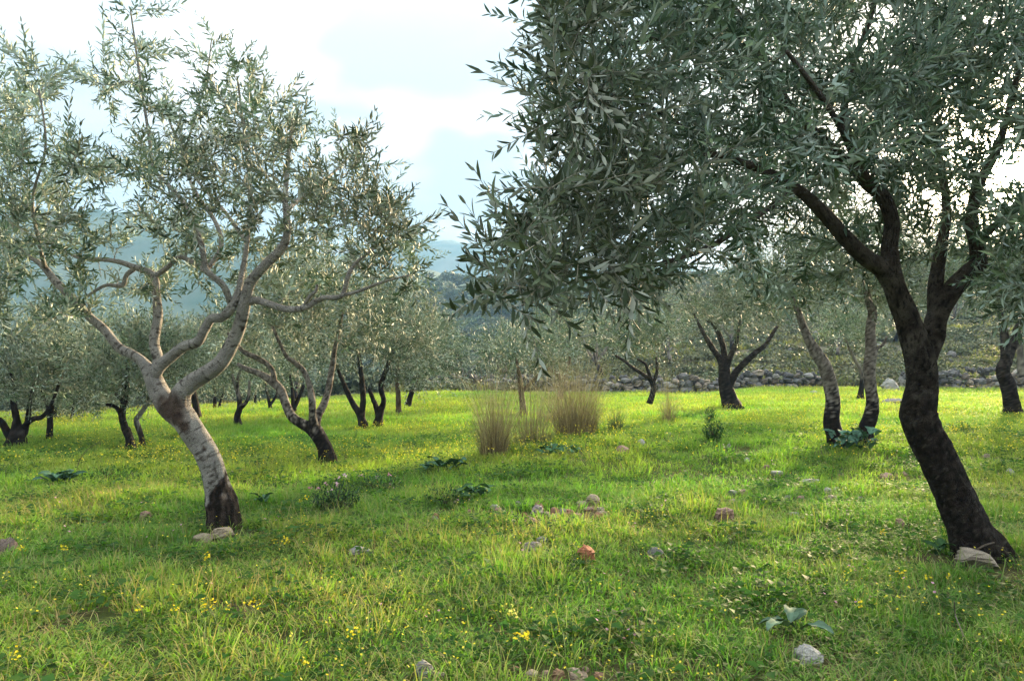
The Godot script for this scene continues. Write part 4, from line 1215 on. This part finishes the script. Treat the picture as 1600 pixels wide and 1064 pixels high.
	for r in [
		["tall dry straw-coloured grass clump, nearest and leftmost of the dry clumps", 772, 714, 1.35, 0.66, 860, 0.05, -0.1],
		["thin dry grass clump between the two thick dry clumps", 832, 694, 1.25, 1.0, 460, 0.1, 0.3],
		["wide dry straw grass clump, rightmost of the big dry clumps", 900, 680, 1.45, 1.2, 1400, 0.05, 0.15],
		["faint dry stalks behind the wide straw clump", 858, 662, 1.6, 1.0, 220, 0.1, 0.0],
		["small brown dry tuft alone in the meadow before the wall", 1045, 664, 1.15, 0.34, 200, 0.1, 0.1],
		["dark green grassy tuft right of the dry clumps", 962, 672, 0.5, 0.42, 260, 0.85, 0.1]]:
		dry_clump(r[0], r[1], r[2], r[3], r[4], r[5], r[6], r[7])
	var dark := Color(0.055, 0.11, 0.06)
	for r in [
		["dark blue-green rosette of big leaves in the left meadow", 95, 758, 22, 0.2, 0.10, Color(0.05, 0.10, 0.06), 0.6, 0.12],
		["broad dark leaf plant before the nearest dry clump", 690, 738, 20, 0.2, 0.11, dark, 0.7, 0.2],
		["clump of big dark leaves left of the stony patch", 742, 782, 24, 0.16, 0.09, Color(0.06, 0.12, 0.055), 0.5, 0.16],
		["big dark leaves with small pink flowers below the wide straw clump", 878, 712, 26, 0.15, 0.085, Color(0.05, 0.105, 0.05), 0.5, 0.34],
		["large grey-green leaf plant near the lower right", 1236, 1000, 5, 0.20, 0.09, Color(0.09, 0.145, 0.095), 0.8],
		["few glossy dark leaves in the shade left of the dark trunk's foot", 1470, 878, 6, 0.14, 0.06, Color(0.04, 0.085, 0.035), 0.4],
		["small pair of dark leaves right of the pale tree's foot", 412, 794, 4, 0.15, 0.07, dark, 0.4]]:
		leafy_plant(r[0], r[1], r[2], r[3], r[4], r[5], r[6], r[7], r[8] if r.size() > 8 else 0.05)
	leafy_plant("ivy-like mound of blue-green leaves between the mottled pair of stems", 1332, 708, 54, 0.15, 0.12, Color(0.06, 0.115, 0.08), 0.3, 0.3, 0.26)
	bushy_plant("thistle_plant", "dark thistle-like plant with pink flowers right of the pale tree", 524, 800, 0.34, 0.5, 620, Color(0.04, 0.075, 0.035), 8)
	bushy_plant("thistle_plant", "loose green weed in the grass right of the pink-flowered thistle", 592, 768, 0.2, 0.6, 380, Color(0.05, 0.10, 0.035), 3)
	bushy_plant("shrub", "small dense green shrub in the meadow before the sturdy black olive", 1116, 690, 0.40, 0.36, 800, Color(0.045, 0.10, 0.03))
	bushy_plant("shrub", "round little green bush behind the small dense shrub", 1110, 660, 0.36, 0.24, 360, Color(0.05, 0.11, 0.03))
	bushy_plant("shrub", "low dark weed clump left of the stony patch by the big leaves", 700, 790, 0.22, 0.5, 420, Color(0.045, 0.095, 0.03))
	bushy_plant("shrub", "low green weed in the left meadow right of the dark rosette", 165, 752, 0.2, 0.7, 420, Color(0.05, 0.115, 0.03))
	bushy_plant("shrub", "dull grey-green bush against the tumbled wall at the right", 1560, 606, 0.7, 0.8, 420, Color(0.06, 0.085, 0.045))
	bushy_plant("shrub", "grassy weed over the bare earth right of the dark trunk", 1500, 676, 0.22, 0.6, 300, Color(0.06, 0.12, 0.03))
	var gold := Color(0.82, 0.66, 0.02)
	var lemon := Color(0.78, 0.74, 0.16)
	for r in [
		["tall yellow mustard before the close dark pair of olives", 556, 690, 0.3, 12, 0.12, gold],
		["short yellow flowers right of the tall mustard by the dark pair", 573, 692, 0.2, 6, 0.1, gold],
		["yellow flower cluster, thickest one in the lower left grass", 340, 985, 0.17, 9, 0.12, gold],
		["yellow flowers just right of the thickest lower-left cluster", 402, 976, 0.15, 4, 0.09, gold],
		["yellow flower head left of the thickest lower-left cluster", 276, 985, 0.14, 3, 0.04, gold],
		["single yellow flower further left in the lower left grass", 220, 978, 0.13, 3, 0.04, gold],
		["pale yellow flower spike in the middle foreground", 802, 1000, 0.20, 9, 0.03, lemon],
		["flat yellow flower cluster below the pale spike", 816, 1032, 0.15, 8, 0.07, gold],
		["yellow flowers near the lower edge left of the grey block", 557, 1022, 0.14, 4, 0.04, gold],
		["bright yellow flower in the lower right grass, the biggest there", 1349, 972, 0.14, 3, 0.03, gold],
		["two yellow flowers above the biggest lower-right one", 1404, 922, 0.14, 4, 0.05, gold],
		["yellow flower right of the two in the lower right grass", 1452, 928, 0.12, 2, 0.03, gold],
		["yellow flower near the dark trunk's foot at the right", 1482, 922, 0.12, 2, 0.02, gold],
		["yellow flower cluster low in the grass right of the pale tree's foot", 438, 866, 0.13, 6, 0.07, gold],
		["yellow flower stem before the pale tree's stones", 322, 898, 0.16, 5, 0.04, gold],
		["pair of yellow flowers near the left edge of the foreground", 34, 884, 0.16, 4, 0.04, gold],
		["yellow flower stem right of the left-edge pair", 98, 886, 0.18, 4, 0.03, gold],
		["yellow flowers low at the left corner", 10, 1062, 0.13, 4, 0.05, gold],
		["yellow flower near the lower left, by the bottom edge", 470, 1066, 0.13, 3, 0.03, gold],
		["yellow flowers beside the dark green grassy tuft", 952, 676, 0.3, 8, 0.14, gold],
		["yellow flower under the nearest dry clump", 806, 708, 0.16, 3, 0.06, gold],
		["yellow flowers at the foot of the sturdy black olive", 1142, 650, 0.3, 6, 0.2, gold],
		["yellow flower in the shaded grass at mid right", 1382, 850, 0.13, 2, 0.02, gold],
		["yellow mustard right of the pale tree's burled foot", 478, 812, 0.22, 5, 0.1, gold]]:
		mustard(r[0], r[1], r[2], r[3], r[4], r[5], r[6])
	stick("bare dry stem standing in the lower right corner", [[1514, 1070], [1512, 1020], [1505, 990], [1494, 962], [1492, 940]], 4.35, 0.006, Color(0.33, 0.29, 0.22))
	stick("thin bent dead stem in the left meadow above the dark rosette", [[118, 738], [124, 718], [136, 702], [156, 690]], 11.0, 0.006, Color(0.14, 0.11, 0.07))
	stick("fallen twig leaning on the flat cream rock", [[1490, 884], [1516, 866], [1540, 852], [1562, 846]], 6.05, 0.010, Color(0.22, 0.18, 0.14))
	stick("pale dry stem on the bank before the small dry tuft", [[1081, 683], [1079, 672], [1074, 662]], 16.5, 0.012, Color(0.5, 0.42, 0.30))

# ---------------------------------------------------------------- the scene
func _ready() -> void:
	R.seed = 20240
	nz.seed = 5
	nz.frequency = 1.0
	nz.fractal_octaves = 3
	eye = Transform3D(Basis(Vector3.RIGHT, atan(24.0 / F)), Vector3(0, 1.6 + 0.0, 0))
	var cam := Camera3D.new()
	cam.name = "camera"
	cam.fov = rad_to_deg(2.0 * atan(532.0 / F))
	cam.near = 0.05
	cam.far = 4000.0
	cam.transform = eye
	add_child(cam)
	cam.current = true
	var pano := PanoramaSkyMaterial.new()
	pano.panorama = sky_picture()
	var env := Environment.new()
	env.background_mode = Environment.BG_SKY
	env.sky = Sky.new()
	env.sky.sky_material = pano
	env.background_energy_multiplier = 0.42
	env.tonemap_mode = Environment.TONE_MAPPER_LINEAR
	env.tonemap_exposure = 11.2
	env.sdfgi_enabled = true
	env.ssao_enabled = true
	env.ssil_enabled = true
	env.fog_enabled = true
	env.fog_density = 0.00055
	env.fog_light_color = Color(0.58, 0.78, 0.97)
	var we := WorldEnvironment.new()
	we.name = "environment"
	we.environment = env
	add_child(we)
	var sun := DirectionalLight3D.new()
	sun.name = "sun"
	sun.light_energy = 0.95
	sun.light_color = Color(1.0, 0.88, 0.70)
	sun.light_angular_distance = 4.0
	sun.shadow_enabled = true
	add_child(sun)
	var to_sun := (at(1592, 262, 1.0) - eye.origin).normalized()
	sun.basis = Basis.looking_at(-to_sun, UP)

	materials()
	ground_sheet()
	backdrop()
	dry_wall()
	for k in 7: fine.append(spray(8 + k % 3, rr(0.2, 0.27), 0.068, 2))
	for k in 3: medium.append(spray(9, 0.3, 0.062, 1))
	for k in 2: coarse.append(spray(9, 0.34, 0.062, 1, false))
	left_tree()
	right_tree()
	grove()
	small_things()
	meadow()
